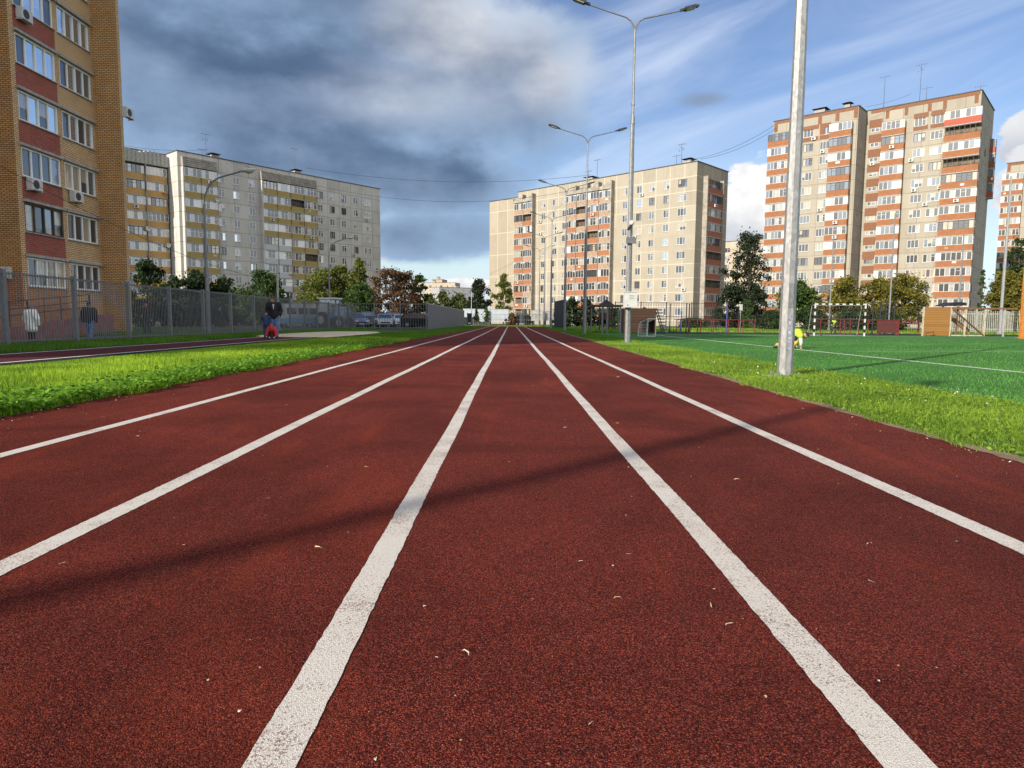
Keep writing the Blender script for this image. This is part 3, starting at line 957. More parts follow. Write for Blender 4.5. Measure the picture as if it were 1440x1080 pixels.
tb.wall.quad((-7, 0, HB), (0, 0, HB), (0, 6.99, HB), (-7, 6.99, HB), 0)
# the rest of the tower, running back along the street on the left
Hw = 28.5
tb.wall.box(-24, -6.5, -42.4, 11.3, -1, Hw, 1)
tb.wall.build('wall', [BR, BR_D, brick('brown_orange_brickwork', (.55, .30, .12), (.67, .40, .17), (.12, .07, .035))], tw)
FW = (-6.5, -42.4, pi / 2)
for k in range(8):
    for j in range(7):
        z = 2.38 + 2.75 * k; x0 = 3 + j * 5.4
        o = tb.put('window', pane_mesh(2.75, 1.45, 4, ('sky', k % 3)), (-6.5 + .12, -42.4, pi / 2), x0, z)
        tb.put('frame', frame_mesh(2.75, 1.45, 4, M['white_pl'], t=.075), FW, 0, 0, o)
mb = MB(); mb.box(-7.2, .15, -.18, 7.1, HB + .004, HB + .25); mb.build('roof', M['roofing'], tw)
for (x, k, zo) in ((.5, 5, -.6), (.55, 2, -.62), (3.9, 2, -.62)):
    tb.ac(FX, x, 2.38 + 2.75 * k + zo, .02)
a, f = ac_mesh()
o = link('air_conditioner', a, tw, (-1.25, 0, 2.75)); link('fan_grille', f, o)
o = link('air_conditioner', a, tw, (1.44, 6.9, 12.7), pi / 2); link('fan_grille', f, o)
o = link('satellite_dish', dish_mesh(), tw, (1.66, 6.9, 2.55), radians(8)); o.scale = (.62, .62, .62)
mb = MB(); mb.bar((1.50, 6.85, 2.86), (1.68, 6.85, 2.86), .04, .04); mb.build('dish_bracket', M['dark'], tw)
# ------------------------------------------------------------------ ground, track, pitch
def sheet(name, pts, z, mat, kind='structure'):
    mb = MB(); mb.poly([(p[0], p[1], z) for p in pts])
    o = mb.build(name, mat); tag(o, kind=kind)
    return o


def gz(x, y):                # the yard behind the left fence lies a little lower
    f = min(1, max(0, (-14.3 - x) / 1.2)) * min(1, max(0, (38 - y) / 5))
    return -.28 * f


xs = sorted(set([-2500, -600, -200, -100, -60, -40, -30, -24] + list(np.arange(-20, -13.9, .6)) + [-10, -4, 0, 5, 10, 20, 40, 80, 160, 400, 2500]))
ys = sorted(set([-2500, -400, -100, -30, -10, 0, 6, 12, 18, 24, 30] + list(range(32, 42, 1)) + [50, 60, 80, 120, 180, 300, 700, 3500]))
mb = MB()
for i in range(len(xs) - 1):
    for j in range(len(ys) - 1):
        q = [(xs[i], ys[j]), (xs[i + 1], ys[j]), (xs[i + 1], ys[j + 1]), (xs[i], ys[j + 1])]
        mb.quad(*[(float(a), float(b_), gz(a, b_) - .02) for a, b_ in q])
g = mb.build('ground', M['ground']); tag(g, kind='structure')

XL, YE = -4.16, 99.0
def xr(y): return 3.02 + .0125 * min(max(y, 0), 62)
pts = [(XL, -8)] + [(xr(y), y) for y in (-8, 0, 4, 10, 20, 30, 45, 62, YE)] + [(XL + .35, YE), (XL + .2, 60), (XL, 25)]
sheet('track', pts, 0.0, M['track'])
LX = [-3.02, -1.665, -0.44, 0.745, 1.885]
for i, x in enumerate(LX):
    mb = MB(); y = -6.0; prev = None; r = random.Random(i)
    ph = r.random() * 6
    while y < YE - 1.2:
        step = .03 if y < 4 and y > 1 else (.3 if y < 20 else 3)
        dx = .006 * sin(y * .5 + ph) + .003 * sin(y * 1.7 + ph * 2)
        wl = .049 + r.uniform(-.0022, .0022); wr = .049 + r.uniform(-.0022, .0022)
        cur = ((x + dx - wl, y, .0022), (x + dx + wr, y, .0022))
        if prev: mb.quad(prev[0], prev[1], cur[1], cur[0])
        prev = cur; y += step
    tag(mb.build('lane_line', M['line']), kind='structure', group='white lane lines on the track')

sheet('lawn', [(-14.2, -8), (XL - .002, -8), (XL - .002, YE + 22), (-14.2, YE + 22)], -.012, M['grass_base'])
sheet('lawn', [(3.0, -8), (5.32, -8), (5.32, 48), (60, 48), (60, YE + 22), (3.0, YE + 22)], -.012, M['grass_base'])
sheet('lawn', [(XL, YE), (3.9, YE), (3.9, YE + 22), (XL, YE + 22)], -.011, M['grass_base'])
sheet('runway_edge', [(-11.55, -8), (-8.72, -8), (-8.72, 38), (-11.55, 38)], -.004, M['rubber'])
sheet('long_jump_runway', [(-11.1, -8), (-9.05, -8), (-9.05, 32.5), (-11.1, 32.5)], 0.0, M['strip'])
for x in (-11.1, -9.09): sheet('runway_line', [(x, -8), (x + .085, -8), (x + .085, 32), (x, 32)], .004, M['turf_line'])
mb = MB()
pp = [(-11.6, 31.2), (-10.2, 31.0), (-8.7, 31.4), (-8.4, 35), (-8.3, 39), (-8.5, 43), (-9.6, 43.6), (-11.0, 43.2), (-11.7, 40), (-11.8, 35)]
mb.poly([(p[0] * 1.0, p[1], .06) for p in pp])
for i in range(len(pp)):
    a, c = pp[i], pp[(i + 1) % len(pp)]
    ex = lambda p: ((p[0] + 10) * 1.12 - 10, (p[1] - 37) * 1.04 + 37, -.01)
    mb.quad(ex(a), ex(c), (c[0], c[1], .06), (a[0], a[1], .06))
tag(mb.build('sand_pit', M['sand']), kind='structure')

sheet('football_pitch', [(5.24, -8), (62, -8), (62, 48), (5.24, 48)], 0.0, M['turf'])
def tline(a, b_, w=.1):
    a, b_ = Vector((*a, 0)), Vector((*b_, 0)); t = (b_ - a).normalized(); n = Vector((-t.y, t.x, 0)) * w / 2
    sheet('pitch_line', [a - n, b_ - n, b_ + n, a + n], .004, M['turf_line'])
tline((8.72, -6), (9.05, 43.5)); tline((9.1, 43.5), (48, 44.2)); tline((10.2, 19.9), (17.8, 21.3), .05)
tline((21.6, 39.2), (31.5, 39.4), .08); tline((31.0, 41.6), (33.2, 43.6), .08)
mb = MB(); y = -8; r = random.Random(4); prev = None
while y < 50:
    x = xr(y); cur = ((x - .01 - r.random() * .035, y, .003), (x + .06 + r.random() * .10, y, .0))
    if prev: mb.quad(prev[0], prev[1], cur[1], cur[0])
    prev = cur; y += .12
tag(mb.build('soil_edge', M['soil']), kind='structure')
sheet('parking_lot', [(-75, 42), (-14.6, 42), (-14.6, 58), (-8.4, 58), (-8.4, 116), (-75, 116)], -.006, M['asphalt'])
sheet('yard_road', [(-75, 122), (95, 122), (95, 129), (-75, 129)], -.007, M['asphalt'])
sheet('playground_floor', [(8.5, 48.3), (48, 48.3), (48, 56), (8.5, 56)], -.002, M['rubber'])

# ------------------------------------------------------------------ grass blades and litter
def blades(name, n, xf, y0, y1, hmin, hmax, w, mat, seed, kind='stuff', ypow=1.0, zf=None, lean=.45, clump=0.0, bare=None, hs_x=None):
    r = np.random.default_rng(seed)
    if ypow == 0: y = y0 + (y1 - y0) * r.random(n)
    else: y = y0 * (y1 / y0) ** r.random(n)
    xa, xb = xf(y)
    x = xa + (xb - xa) * r.random(n)
    if clump: 
        k = np.sin(x * 5.1 + np.sin(y * 3.3) * 2) * np.sin(y * 4.3 + np.sin(x * 2.7) * 2)
        hs = 1 + clump * k
    else: hs = np.ones(n)
    if bare is not None:
        q = np.sin(x * 3.7 + 2.1 * np.sin(y * 1.9)) + np.sin(y * 2.9 + 1.7 * np.sin(x * 2.3)) + .8 * np.sin(y * 7.1 + x * 5.3)
        edge = np.clip(1 - bare(x, y) / .45, 0, 1)
        keep = (q + r.normal(0, .5, n)) < 1.75 - 1.1 * edge
        x, y, hs = x[keep], y[keep], hs[keep]; n = len(x)
    h = (hmin + (hmax - hmin) * r.random(n) ** 1.6) * hs
    if hs_x is not None: h = h * hs_x(x)
    a = r.random(n) * 2 * pi; la = r.random(n) * 2 * pi; le = r.random(n) * lean * h
    ww = w * (1 + .05 * np.maximum(0, y - 8)) * (.7 + .6 * r.random(n))
    z = zf(x, y) if zf else np.zeros(n)
    V = np.zeros((n, 3, 3), np.float32)
    V[:, 0] = np.stack([x - np.cos(a) * ww / 2, y - np.sin(a) * ww / 2, z - .01], 1)
    V[:, 1] = np.stack([x + np.cos(a) * ww / 2, y + np.sin(a) * ww / 2, z - .01], 1)
    V[:, 2] = np.stack([x + np.cos(la) * le, y + np.sin(la) * le, z + h], 1)
    me = bpy.data.meshes.new(name)
    me.vertices.add(n * 3); me.vertices.foreach_set('co', V.ravel())
    me.loops.add(n * 3); me.loops.foreach_set('vertex_index', np.arange(n * 3, dtype=np.int32))
    me.polygons.add(n); me.polygons.foreach_set('loop_start', np.arange(0, n * 3, 3, dtype=np.int32))
    me.update(calc_edges=True)
    at_ = me.attributes.new('tint', 'FLOAT', 'POINT')
    t = np.clip(.5 + .28 * np.sin(x * 1.9 + np.sin(y * .9)) * np.sin(y * 1.3 + 1) + r.normal(0, .25, n), 0, 1)
    at_.data.foreach_set('value', np.repeat(t, 3).astype(np.float32))
    me.materials.append(mat)
    return tag(link(name, me), kind=kind)


def leaf_quads(name, pos, size, mat, seed, tint, flat=0.0, parent=None, kind=None):
    r = np.random.default_rng(seed)
    n = len(pos)
    nrm = r.normal(0, 1, (n, 3)); nrm[:, 2] = np.abs(nrm[:, 2]) + flat
    nrm /= np.linalg.norm(nrm, axis=1)[:, None]
    q = r.normal(0, 1, (n, 3)); u = np.cross(nrm, q); u /= np.linalg.norm(u, axis=1)[:, None]
    v = np.cross(nrm, u)
    s = size * (.6 + .8 * r.random(n))[:, None]
    V = np.stack([pos - u * s * .5, pos - v * s * .32 , pos + u * s * .5, pos + v * s * .32], 1).astype(np.float32)
    me = bpy.data.meshes.new(name)
    me.vertices.add(n * 4); me.vertices.foreach_set('co', V.ravel())
    me.loops.add(n * 4); me.loops.foreach_set('vertex_index', np.arange(n * 4, dtype=np.int32))
    me.polygons.add(n); me.polygons.foreach_set('loop_start', np.arange(0, n * 4, 4, dtype=np.int32))
    me.update(calc_edges=True)
    at_ = me.attributes.new('tint', 'FLOAT', 'POINT')
    at_.data.foreach_set('value', np.repeat(np.clip(tint, 0, 1), 4).astype(np.float32))
    me.materials.append(mat)
    o = link(name, me, parent)
    if kind: tag(o, kind=kind)
    return o


def wav(y, s): return .07 * np.sin(y * 1.7 + s) + .05 * np.sin(y * 4.1 + s * 2) + .03 * np.sin(y * 9.7)
blades('grass', 150000, lambda y: (np.full_like(y, -8.55), XL + .03 + wav(y, 1)), 4.4, 30, .03, .105, .012, M['blade_l'], 1, clump=.35, hs_x=lambda x: np.clip((x + 8.75) / 2.4, .10, 1))
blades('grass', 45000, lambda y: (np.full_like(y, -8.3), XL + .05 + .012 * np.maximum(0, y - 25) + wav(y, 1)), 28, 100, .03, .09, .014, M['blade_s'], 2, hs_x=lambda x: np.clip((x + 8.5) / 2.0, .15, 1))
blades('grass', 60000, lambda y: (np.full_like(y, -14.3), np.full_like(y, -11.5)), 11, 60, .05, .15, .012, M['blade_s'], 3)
blades('grass', 100000, lambda y: (xr(20) * 0 + 3.02 + .0125 * np.minimum(y, 62) + .02 + wav(y, 3), np.full_like(y, 5.35) + .12 * np.sin(y * 1.3)), 3.4, 32, .015, .065, .010, M['blade_r'], 4, clump=.4, lean=1.1, bare=lambda x, y: x - (3.02 + .0125 * np.minimum(y, 62)))
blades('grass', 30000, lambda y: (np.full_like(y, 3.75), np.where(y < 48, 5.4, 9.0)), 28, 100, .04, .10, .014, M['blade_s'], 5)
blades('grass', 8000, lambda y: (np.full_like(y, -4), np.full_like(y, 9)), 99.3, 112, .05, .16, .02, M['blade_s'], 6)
blades('grass', 30000, lambda y: (np.full_like(y, 6), np.full_like(y, 55)), 56, 90, .05, .2, .02, M['blade_r'], 16)
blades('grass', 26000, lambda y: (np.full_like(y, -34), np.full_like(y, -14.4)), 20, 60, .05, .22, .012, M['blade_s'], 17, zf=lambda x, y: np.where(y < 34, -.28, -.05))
blades('turf_fibres', 140000, lambda y: (np.full_like(y, 5.26), 6 + y * 1.15), 5.2, 34, .015, .042, .007, M['turf_blade'], 7, lean=.9)
n = 16000; r_ = np.random.default_rng(9)
yy = 4.6 * (24 / 4.6) ** r_.random(n); xx = XL + .05 + wav(yy, 1) - np.abs(r_.normal(0, .42, n))
leaf_quads('clover', np.stack([xx, yy, .02 + .10 * r_.random(n) * (1 + .3 * np.sin(yy * 6))], 1), .05, M['clover'], 10, .5 + r_.normal(0, .28, n), flat=1.2, kind='stuff')
n = 9000; yy = 3.6 * (20 / 3.6) ** r_.random(n); xx = 3.12 + 2.1 * r_.random(n)
leaf_quads('clover', np.stack([xx, yy, .01 + .035 * r_.random(n)], 1), .032, M['blade_r'], 12, .45 + r_.normal(0, .28, n), flat=1.0, kind='stuff')
n = 110; yy = 5 * (14 / 5) ** r_.random(n); xx = 3.6 + 1.5 * r_.random(n)
leaf_quads('clover_flowers', np.stack([xx, yy, .07 + .04 * r_.random(n)], 1), .022, M['white_pl'], 11, np.ones(n), flat=.5, kind='stuff')

def litter(name, n, cols, seed, smin, smax, elong):
    r = random.Random(seed); mb = MB()
    for i in range(n):
        y = 1.1 * (24 / 1.1) ** r.random(); x = r.uniform(max(-4.1, -1.2 * y), min(3.0, 1.2 * y)) if r.random() < .8 else r.uniform(-4.1, -2.6)
        L = r.uniform(smin, smax) * (1 + y * .03); w = L / elong * r.uniform(.6, 1.3); a = r.uniform(0, pi)
        c, s = cos(a), sin(a); zc = r.uniform(.003, .008)
        up = r.uniform(0, .3) * L
        P_ = [(-L / 2, 0, 0), (-L / 5, -w / 2, up), (L / 3, -w / 2, up), (L / 2, 0, 0), (L / 4, w / 2, up * .8), (-L / 4, w / 2, up * .8)]
        bend = r.uniform(-.3, .3) * L
        mb.poly([(x + c * p[0] - s * (p[1] + bend * (2 * p[0] / L) ** 2), y + s * p[0] + c * (p[1] + bend * (2 * p[0] / L) ** 2), zc + p[2]) for p in P_], r.randrange(len(cols)))
    tag(mb.build(name, cols), kind='stuff')
LM = [plain('dry_leaf_tan', (.45, .33, .19), .8), plain('pale_stalk', (.62, .55, .42), .8), plain('dark_leaf', (.05, .03, .02), .8), plain('pale_chip', (.68, .62, .55), .8), plain('brown_leaf', (.30, .13, .05), .8)]
def border_litter(name, n, seed):
    r = random.Random(seed); mb = MB()
    for i in range(n):
        y = 3 * (26 / 3) ** r.random(); x = (xr(y) - abs(r.gauss(0, .14))) if r.random() < .5 else XL + abs(r.gauss(0, .22))
        L = r.uniform(.006, .03); w = L * r.uniform(.2, .6); a = r.uniform(0, pi); c, s = cos(a), sin(a); up = r.uniform(0, .35) * L
        mb.poly([(x + c * p_[0] - s * p_[1], y + s * p_[0] + c * p_[1], .005 + p_[2]) for p_ in ((-L / 2, 0, 0), (0, -w / 2, up), (L / 2, 0, up), (0, w / 2, up))], r.choice([0, 0, 2, 4, 4, 1]))
    tag(mb.build(name, LM), kind='stuff')
border_litter('border_leaf_litter', 420, 15)
litter('leaf_litter', 320, LM, 5, .003, .010, 1.7)
litter('dry_stalks', 90, LM[:2], 6, .012, .036, 11)

# ------------------------------------------------------------------ double armed lamp posts
def lamp_post(i, label, y, x, group, extras=None, rz=.0):
    t = empty('lamp_post', (x, y, 0), rz, label, 'lamp post', group)
    mb = MB()
    mb.tube([(0, 0, .0), (0, 0, 8.3)], [.118, .075], 8, 0, twist=pi / 8)
    mb.tube([(0, 0, 8.3), (0, 0, 8.45), (0, 0, 10.8), (0, 0, 11.62)], [.062, .05, .045, .045], 8)
    mb.tube([(0, 0, 8.22), (0, 0, 8.5)], [.085, .08], 8); mb.tube([(0, 0, 8.9), (0, 0, 8.98)], [.065, .065], 8)
    mb.build('pole', M['galv_w'] if i == 0 else M['galv'], t)
    mb = MB(); mb.box(-.2, .2, -.2, .2, -.02, .022)
    for a in (-.15, .15):
        for c in (-.15, .15): mb.tube([(a, c, .02), (a, c, .07)], .018, 6)
    mb.build('base_plate', M['galv'], t)
    if i < 2:
        mb = MB(); mb.tube([(0, 0, -.3), (0, 0, -.015 + .02)], [.36, .34], 14); mb.build('footing', M['conc_pole'], t)
        mb = MB(); mb.box(-.034, .034, -.1125, -.095, 1.05, 1.42); mb.box(-.010, .010, -.1165, -.1126, 1.22, 1.25); mb.build('hatch', M['galv'], t)
    for sg in (-1, 1):
        mb = MB()
        p = [(0, 0, 11.5), (sg * .04, 0, 11.72), (sg * .16, 0, 11.92), (sg * .36, 0, 12.04), (sg * 1.0, 0, 12.20), (sg * 1.75, 0, 12.40)]
        mb.tube(p, [.042, .04, .035, .032, .03, .03], 6)
        mb.build('arm', M['galv'], t)
        mb = MB()
        q = Matrix.Translation((sg * 1.72, 0, 12.39)) @ Matrix.Rotation(-sg * .29, 4, 'Y')
        for (a, b_, w, h) in ((0, .18, .05, .05), (.18, .62, .13, .06), (.62, .74, .09, .045)):
            xa, xb = (sg * a, sg * b_) if sg > 0 else (sg * b_, sg * a)
            mb.box(xa, xb, -w, w, -h * .5, h, 0, q)
        hd = mb.build('lamp_head', M['darkmetal'], t)
        mb = MB(); xa, xb = sorted((sg * .24, sg * .58)); mb.box(xa, xb, -.1, .1, -.055, -.031, 0, q)
        mb.build('lens', M['grey_pl'], hd)
    return t

lab = ['thick pale galvanised lamp post rising out of frame from the grass at right',
       'double armed lamp post carrying a grey cabinet and a camera',
       'second double armed lamp post beyond the one with the grey cabinet',
       'third double armed lamp post beyond the one with the grey cabinet',
       'fourth double armed lamp post beyond the one with the grey cabinet, shorter looking',
       'fifth double armed lamp post beyond the one with the grey cabinet, near the track end',
       'farthest double armed lamp post at the end of the track']
for i, y in enumerate((10.45, 26.2, 42.3, 58.4, 75, 91, 107)):
    x = gx((1103, 883, 822, 794, 774.5, 765, 758)[i], y) if i else 4.26
    lp = lamp_post(i, lab[i], y, x, 'double armed lamp posts along the track', rz=.12 if i else 0)
    if i == 0:
        mb = MB()
        for j in range(7):                            # torn remains of blue stickers on the post
            z = .42 + j * .075; a = -.03 - .02 * (j % 3)
            mb.box(-.022, .036 - .012 * (j % 2), -.1090, -.100, z, z + .035 + .02 * (j % 2))
        st = mb.build('sticker_remains', plain('faded_blue_print', (.30, .30, .40), .7, var=.5, scale=40), lp)
    if i == 1:
        mb = MB(); mb.box(-.24, .24, -.36, -.12, 1.36, 1.92); mb.box(-.26, .26, -.38, -.10, 1.922, 1.95)
        cb = mb.build('cabinet', M['grey_pl'], lp)
        mb = MB(); mb.box(-.10, .14, -.366, -.3602, 1.62, 1.84); mb.build('notice', M['white_pl'], cb)
        mb = MB()
        for z in (1.80, 1.745, 1.68): mb.box(-.07, .11, -.369, -.3665, z, z + .012)
        mb.prism([(-.16, 1.43), (-.10, 1.43), (-.13, 1.48)], -.364, -.3605); mb.build('lettering', M['dark'], cb)
        mb = MB(); mb.tube([(0, 0, 1.30), (0, 0, 1.36)], .11, 8); mb.bar((-.1, -.13, 1.5), (.1, -.13, 1.5), .05, .04); mb.build('bracket', M['darkmetal'], lp)
        mb = MB(); mb.box(-.17, .19, -.19, -.09, 3.78, 4.01); mb.build('junction_box', M['fence'], lp)
        mb = MB(); mb.tube([(-.02, -.08, 4.62), (-.05, -.2, 4.58)], .03, 6); mb.ellipsoid((.02, -.13, 4.55), (.1, .1, .1)); cm = mb.build('camera_mount', M['white_pl'], lp)
        mb = MB(); mb.tube([(.02, -.1, 4.47), (-.16, -.3, 4.28)], [.06, .05], 8); mb.build('camera', M['dark'], cm)

t = empty('street_lamp', (-16.2, -13.15, 0), .8, 'concrete lamp post standing behind the viewpoint, its long shadow crosses the lanes', 'street lamp')
mb = MB(); mb.tube([(0, 0, 0), (0, 0, 12.0)], [.125, .085], 8); mb.build('pole', M['conc_pole'], t)
mb = MB(); mb.tube([(0, 0, 11.8), (.3, 0, 12.5), (1.6, 0, 12.9)], [.04, .035, .03], 6); mb.build('arm', M['galv'], t)
mb = MB(); mb.box(1.5, 2.2, -.14, .14, 12.84, 12.98); mb.build('lamp_head', M['darkmetal'], t)

# ------------------------------------------------------------------ single armed street lamps
def street_lamp(x, y, H, reach, label, group='curved arm street lamps beyond the left fence', big=1.0):
    t = empty('street_lamp', (x, y, 0), 0, label, 'street lamp', group)
    mb = MB(); mb.tube([(0, 0, -.1), (0, 0, H * .42), (0, 0, H * .425), (0, 0, H * .8)], [.11 * big, .095 * big, .075 * big, .06 * big], 10); mb.build('pole', M['galv'], t)
    mb = MB(); p = [(0, 0, H * .8)]
    for j in range(1, 8):
        a = j / 7 * 1.35; p.append((reach * .6 * (1 - cos(a)), 0, H * .8 + H * .17 * sin(a)))
    p.append((reach, 0, H)); mb.tube(p, .04 * big, 8); mb.build('arm', M['galv'], t)
    mb = MB()
    q = Matrix.Translation((reach - .05, 0, H)) @ Matrix.Rotation(-.1, 4, 'Y')
    c = len(mb.v); mb.ellipsoid((.35, 0, .02), (.42, .15, .1), 12, 8)
    mb.v[c:] = [tuple(q @ Vector(v)) for v in mb.v[c:]]
    hd = mb.build('lamp_head', M['grey_pl'], t, smooth=True)
    mb = MB(); mb.ellipsoid((.45, 0, -.04), (.22, .12, .11), 12, 8); mb.v = [tuple(q @ Vector(v)) for v in mb.v]
    mb.build('lamp_glass', plain('lamp_glass_amber', (.45, .36, .20), .25), hd, smooth=True)
D = 33.5; street_lamp(at(293, 452, D).x, D, hz(345, 241, D), (345 - 293) / 950 * D, 'tall street lamp with curved arm bending right over the grey panel block', big=1.0)
D = 73.0; street_lamp(at(464, 452, D).x, D, hz(490, 335, D), 2.0, 'smaller street lamp with curved arm before the yellow green trees', big=1.1)

def mast(px, D, pyt, label, mat='galv', r=.09, name='lamp_mast', arms=False, group='thin masts beyond the pitch'):
    t = empty(name, (gx(px, D), D, 0), 0, label, 'mast', group)
    H = hz(px, pyt, D)
    mb = MB(); mb.tube([(0, 0, -.05), (0, 0, H * .5), (0, 0, H)], [r, r * .85, r * .6], 8); mb.build('pole', M[mat], t)
    mb = MB(); mb.tube([(0, 0, 0), (0, 0, .3)], r * 1.6, 8); mb.build('base', M[mat], t)
    if arms:
        for s in (-1, 1):
            mb = MB(); mb.tube([(0, 0, H - .1), (s * .3, 0, H + .3), (s * 1.5, 0, H + .6)], .03, 6); a = mb.build('arm', M[mat], t)
            mb = MB(); mb.box(min(s * 1.4, s * 2.0), max(s * 1.4, s * 2.0), -.1, .1, H + .58, H + .68); mb.build('lamp_head', M['darkmetal'], a)
mast(1407, 57, 248, 'white leaning looking mast in front of the trees at the right edge', 'galv_w', .13)
mast(1250, 66, 300, 'thin grey mast rising through the yellow bushes left of the wooden wall', 'galv')
mast(1347, 72, 330, 'thin grey mast before the wide balconies of the tower', 'galv', .1)
mast(1166, 74, 330, 'thin grey mast behind the striped goal', 'galv')
mast(391.5, 44, 372, 'short cream post behind the man in jeans', 'conc_pole', .09, 'utility_post', group=None)
mast(663, 108, 410, 'slim white post at the end of the grey sheet fence', 'galv_w', .08, 'utility_post', group=None)

# ------------------------------------------------------------------ fences
XF = -13.85
def slat_fence():
    t = empty('fence', (XF, 18.6, 0), pi / 2, 'grey vertical slat fence running beside the long jump runway', 'fence')
    z0 = 0; n = 14
    for i in range(-4, n):
        post = MB(); post.box(-.055, .055, -.06, .06, -.3, 2.09); post.box(-.06, .06, -.066, .066, 2.092, 2.11)
        link('post', post.mesh('post', M['fence']), t, (i * 3.0, 0, 0))
        mb = MB()
        for z in (.12, 1.98): mb.box(.057, 2.943, -.02, .02, z, z + .05)
        for k in range(25):
            x = .1 + k * .1135
            if .06 < x < 2.92: mb.box(x - .009, x + .009, -.036, -.022, .05, 2.06)
        link('slat_panel', cached('slatpanel', lambda: mb.mesh('slat_panel', M['fence'])), t, (i * 3.0, 0, 0))
slat_fence()
x0, x1 = -13.85, -7.2; YF = 58.0
t = empty('fence', (-13.78, YF - .5, 0), 0, 'open grey bar fence in front of the parked cars', 'fence')
for i in range(4):
    mb = MB(); mb.box(-.05, .05, -.05, .05, -.1, 2.25); link('post', cached('barpost', lambda: mb.mesh('post', M['fence'])), t, (i * 2.2, 0, 0))
    if i < 3:
        mb = MB()
        for z in (.12, 2.14): mb.box(.052, 2.148, -.02, .02, z, z + .05)
        for k in range(1, 10): mb.box(k * .22 - .014, k * .22 + .014, -.014, .014, .171, 2.139)
        link('bar_panel', cached('barpanel', lambda: mb.mesh('bar_panel', M['fence'])), t, (i * 2.2, 0, 0))
t = empty('fence', (-7.05, 57.2, 0), pi / 2 - .012, 'solid grey profiled sheet fence along the left of the track', 'fence')
for i in range(13):
    mb = MB()
    pts = []
    for k in range(26):
        u = k * .115
        pts.append((u, -.03 if k % 4 in (0, 1) else .02))
    for k in range(25): mb.quad((pts[k][0], pts[k][1], .03), (pts[k + 1][0], pts[k + 1][1], .03), (pts[k + 1][0], pts[k + 1][1], 2.16), (pts[k][0], pts[k][1], 2.16))
    link('sheet_panel', cached('sheetpanel', lambda: mb.mesh('sheet_panel', M['fence_sheet'])), t, (i * 2.95, 0, 0))
    mb = MB(); mb.box(-.02, 2.9, -.06, .06, 2.165, 2.21); link('cap_rail', cached('caprail', lambda: mb.mesh('cap_rail', M['grey_pl'])), t, (i * 2.95, 0, 0))
    mb = MB(); mb.box(-.04, .04, .03, .1, -.1, 2.16); link('post', cached('shpost', lambda: mb.mesh('post', M['fence'])), t, (i * 2.95, 0, 0))

def mesh_fence(a, b_, H, label, step=2.6, mat='fence', group=None, bars=.12, mid=True, name='fence', t_=.012):
    a, b_ = Vector((*a, 0)), Vector((*b_, 0)); L = (b_ - a).length; ang = math.atan2((b_ - a).y, (b_ - a).x)
    t = empty(name, a, ang, label, 'fence', group)
    n = max(1, round(L / step)); s = L / n
    pm = MB(); pm.box(-.035, .035, -.035, .035, -.1, H + .04); pm = pm.mesh('post', M[mat])
    mb = MB()
    for z in ((.1, H * .5, H - .05) if mid else (.1, H - .05)): mb.box(.037, s - .037, -.014, .014, z, z + .035)
    k = bars
    while k < s - .05: mb.box(k - t_ / 2, k + t_ / 2, -.02, -.0145, .05, H); k += bars
    pn = mb.mesh('mesh_panel', M[mat])
    for i in range(n + 1):
        link('post', pm, t, (i * s, 0, 0))
        if i < n: link('mesh_panel', pn, t, (i * s, 0, 0))
mesh_fence((-6.2, 112), (9.5, 112), 1.9, 'thin wire fence across the end of the track', mat='galv', bars=.3, t_=.02)
mesh_fence((9.5, 62), (24, 64), 2.6, 'dark mesh fence behind the red bars', mat='black', bars=.24, t_=.02)
mesh_fence((24, 64), (44.5, 66), 2.3, 'dark mesh fence behind the striped goal and yellow bushes', mat='black', bars=.2, t_=.025)

# leaning slat fence at the right edge
t = empty('fence', (gx(1338, 62), 62, 0), .06, 'pale fence of slanting weathered slats at the right edge', 'fence')
mb = MB(); r = random.Random(8)
for k in range(58):
    x = k * .17; ln = .18 + .12 * sin(k * .4)
    mb.bar((x, 0, .15), (x - ln * 1.0, 0, 2.05 + r.uniform(-.05, .05)), .075, .03, up=(0, 1, 0))
mb.build('slats', M['pale_slat'], t)
for i in range(5):
    mb = MB(); mb.box(-.06, .06, .02, .14, -.05, 2.2); link('post', mb.mesh('post', M['ledge']), t, (i * 2.4, 0, 0))
mb = MB(); mb.box(0, 9.8, .016, .06, .35, .43); mb.box(0, 9.8, .016, .06, 1.75, 1.83); mb.build('rail', M['ledge'], t)
# ------------------------------------------------------------------ play and sports equipment on the right
D = 49.0
X0, X1, ZT = gx(877, D), gx(922, D), hz(900, 433.5, D)
XC, ZC = gx(904, D), hz(904, 449, D)
t = empty('climbing_wall', (X0, D, 0), 0, 'brown plank climbing block with a dark opening and a leaning ladder of steps', 'climbing block')
mb = MB(); w = X1 - X0; c = XC - X0
mb.prism([(0, .04), (c, .04), (c, ZC), (w, ZC), (w, ZT), (0, ZT)], 0, .08); me = mb.mesh('plank_wall', M['wood_box']); fix_normals(me); link('plank_wall', me, t)
mb = MB(); mb.box(.0, .06, .084, 1.3, .04, ZT - .01); mb.box(w - .06, w, .084, 1.3, .04, ZT - .01); mb.box(.064, w - .064, 1.22, 1.3, .04, ZT - .01); mb.box(.064, w - .064, .084, 1.21, ZT - .1, ZT - .02); mb.build('enclosure', M['brown_wood'], t)
mb = MB(); mb.box(c - .05, c - .002, -.012, .09, .04, ZC); mb.box(c + .002, w, -.012, .09, ZC - .05, ZC - .004); mb.build('opening_trim', M['darkred'], t)
xa, xb = gx(922.5, D) - X0, gx(933, D) - X0
mb = MB()
for s in (-.02, .62): mb.bar((xa + .02, s, ZT), (xb + .12, s, 0), .07, .05)
mb.build('stringer', M['navy'], t)
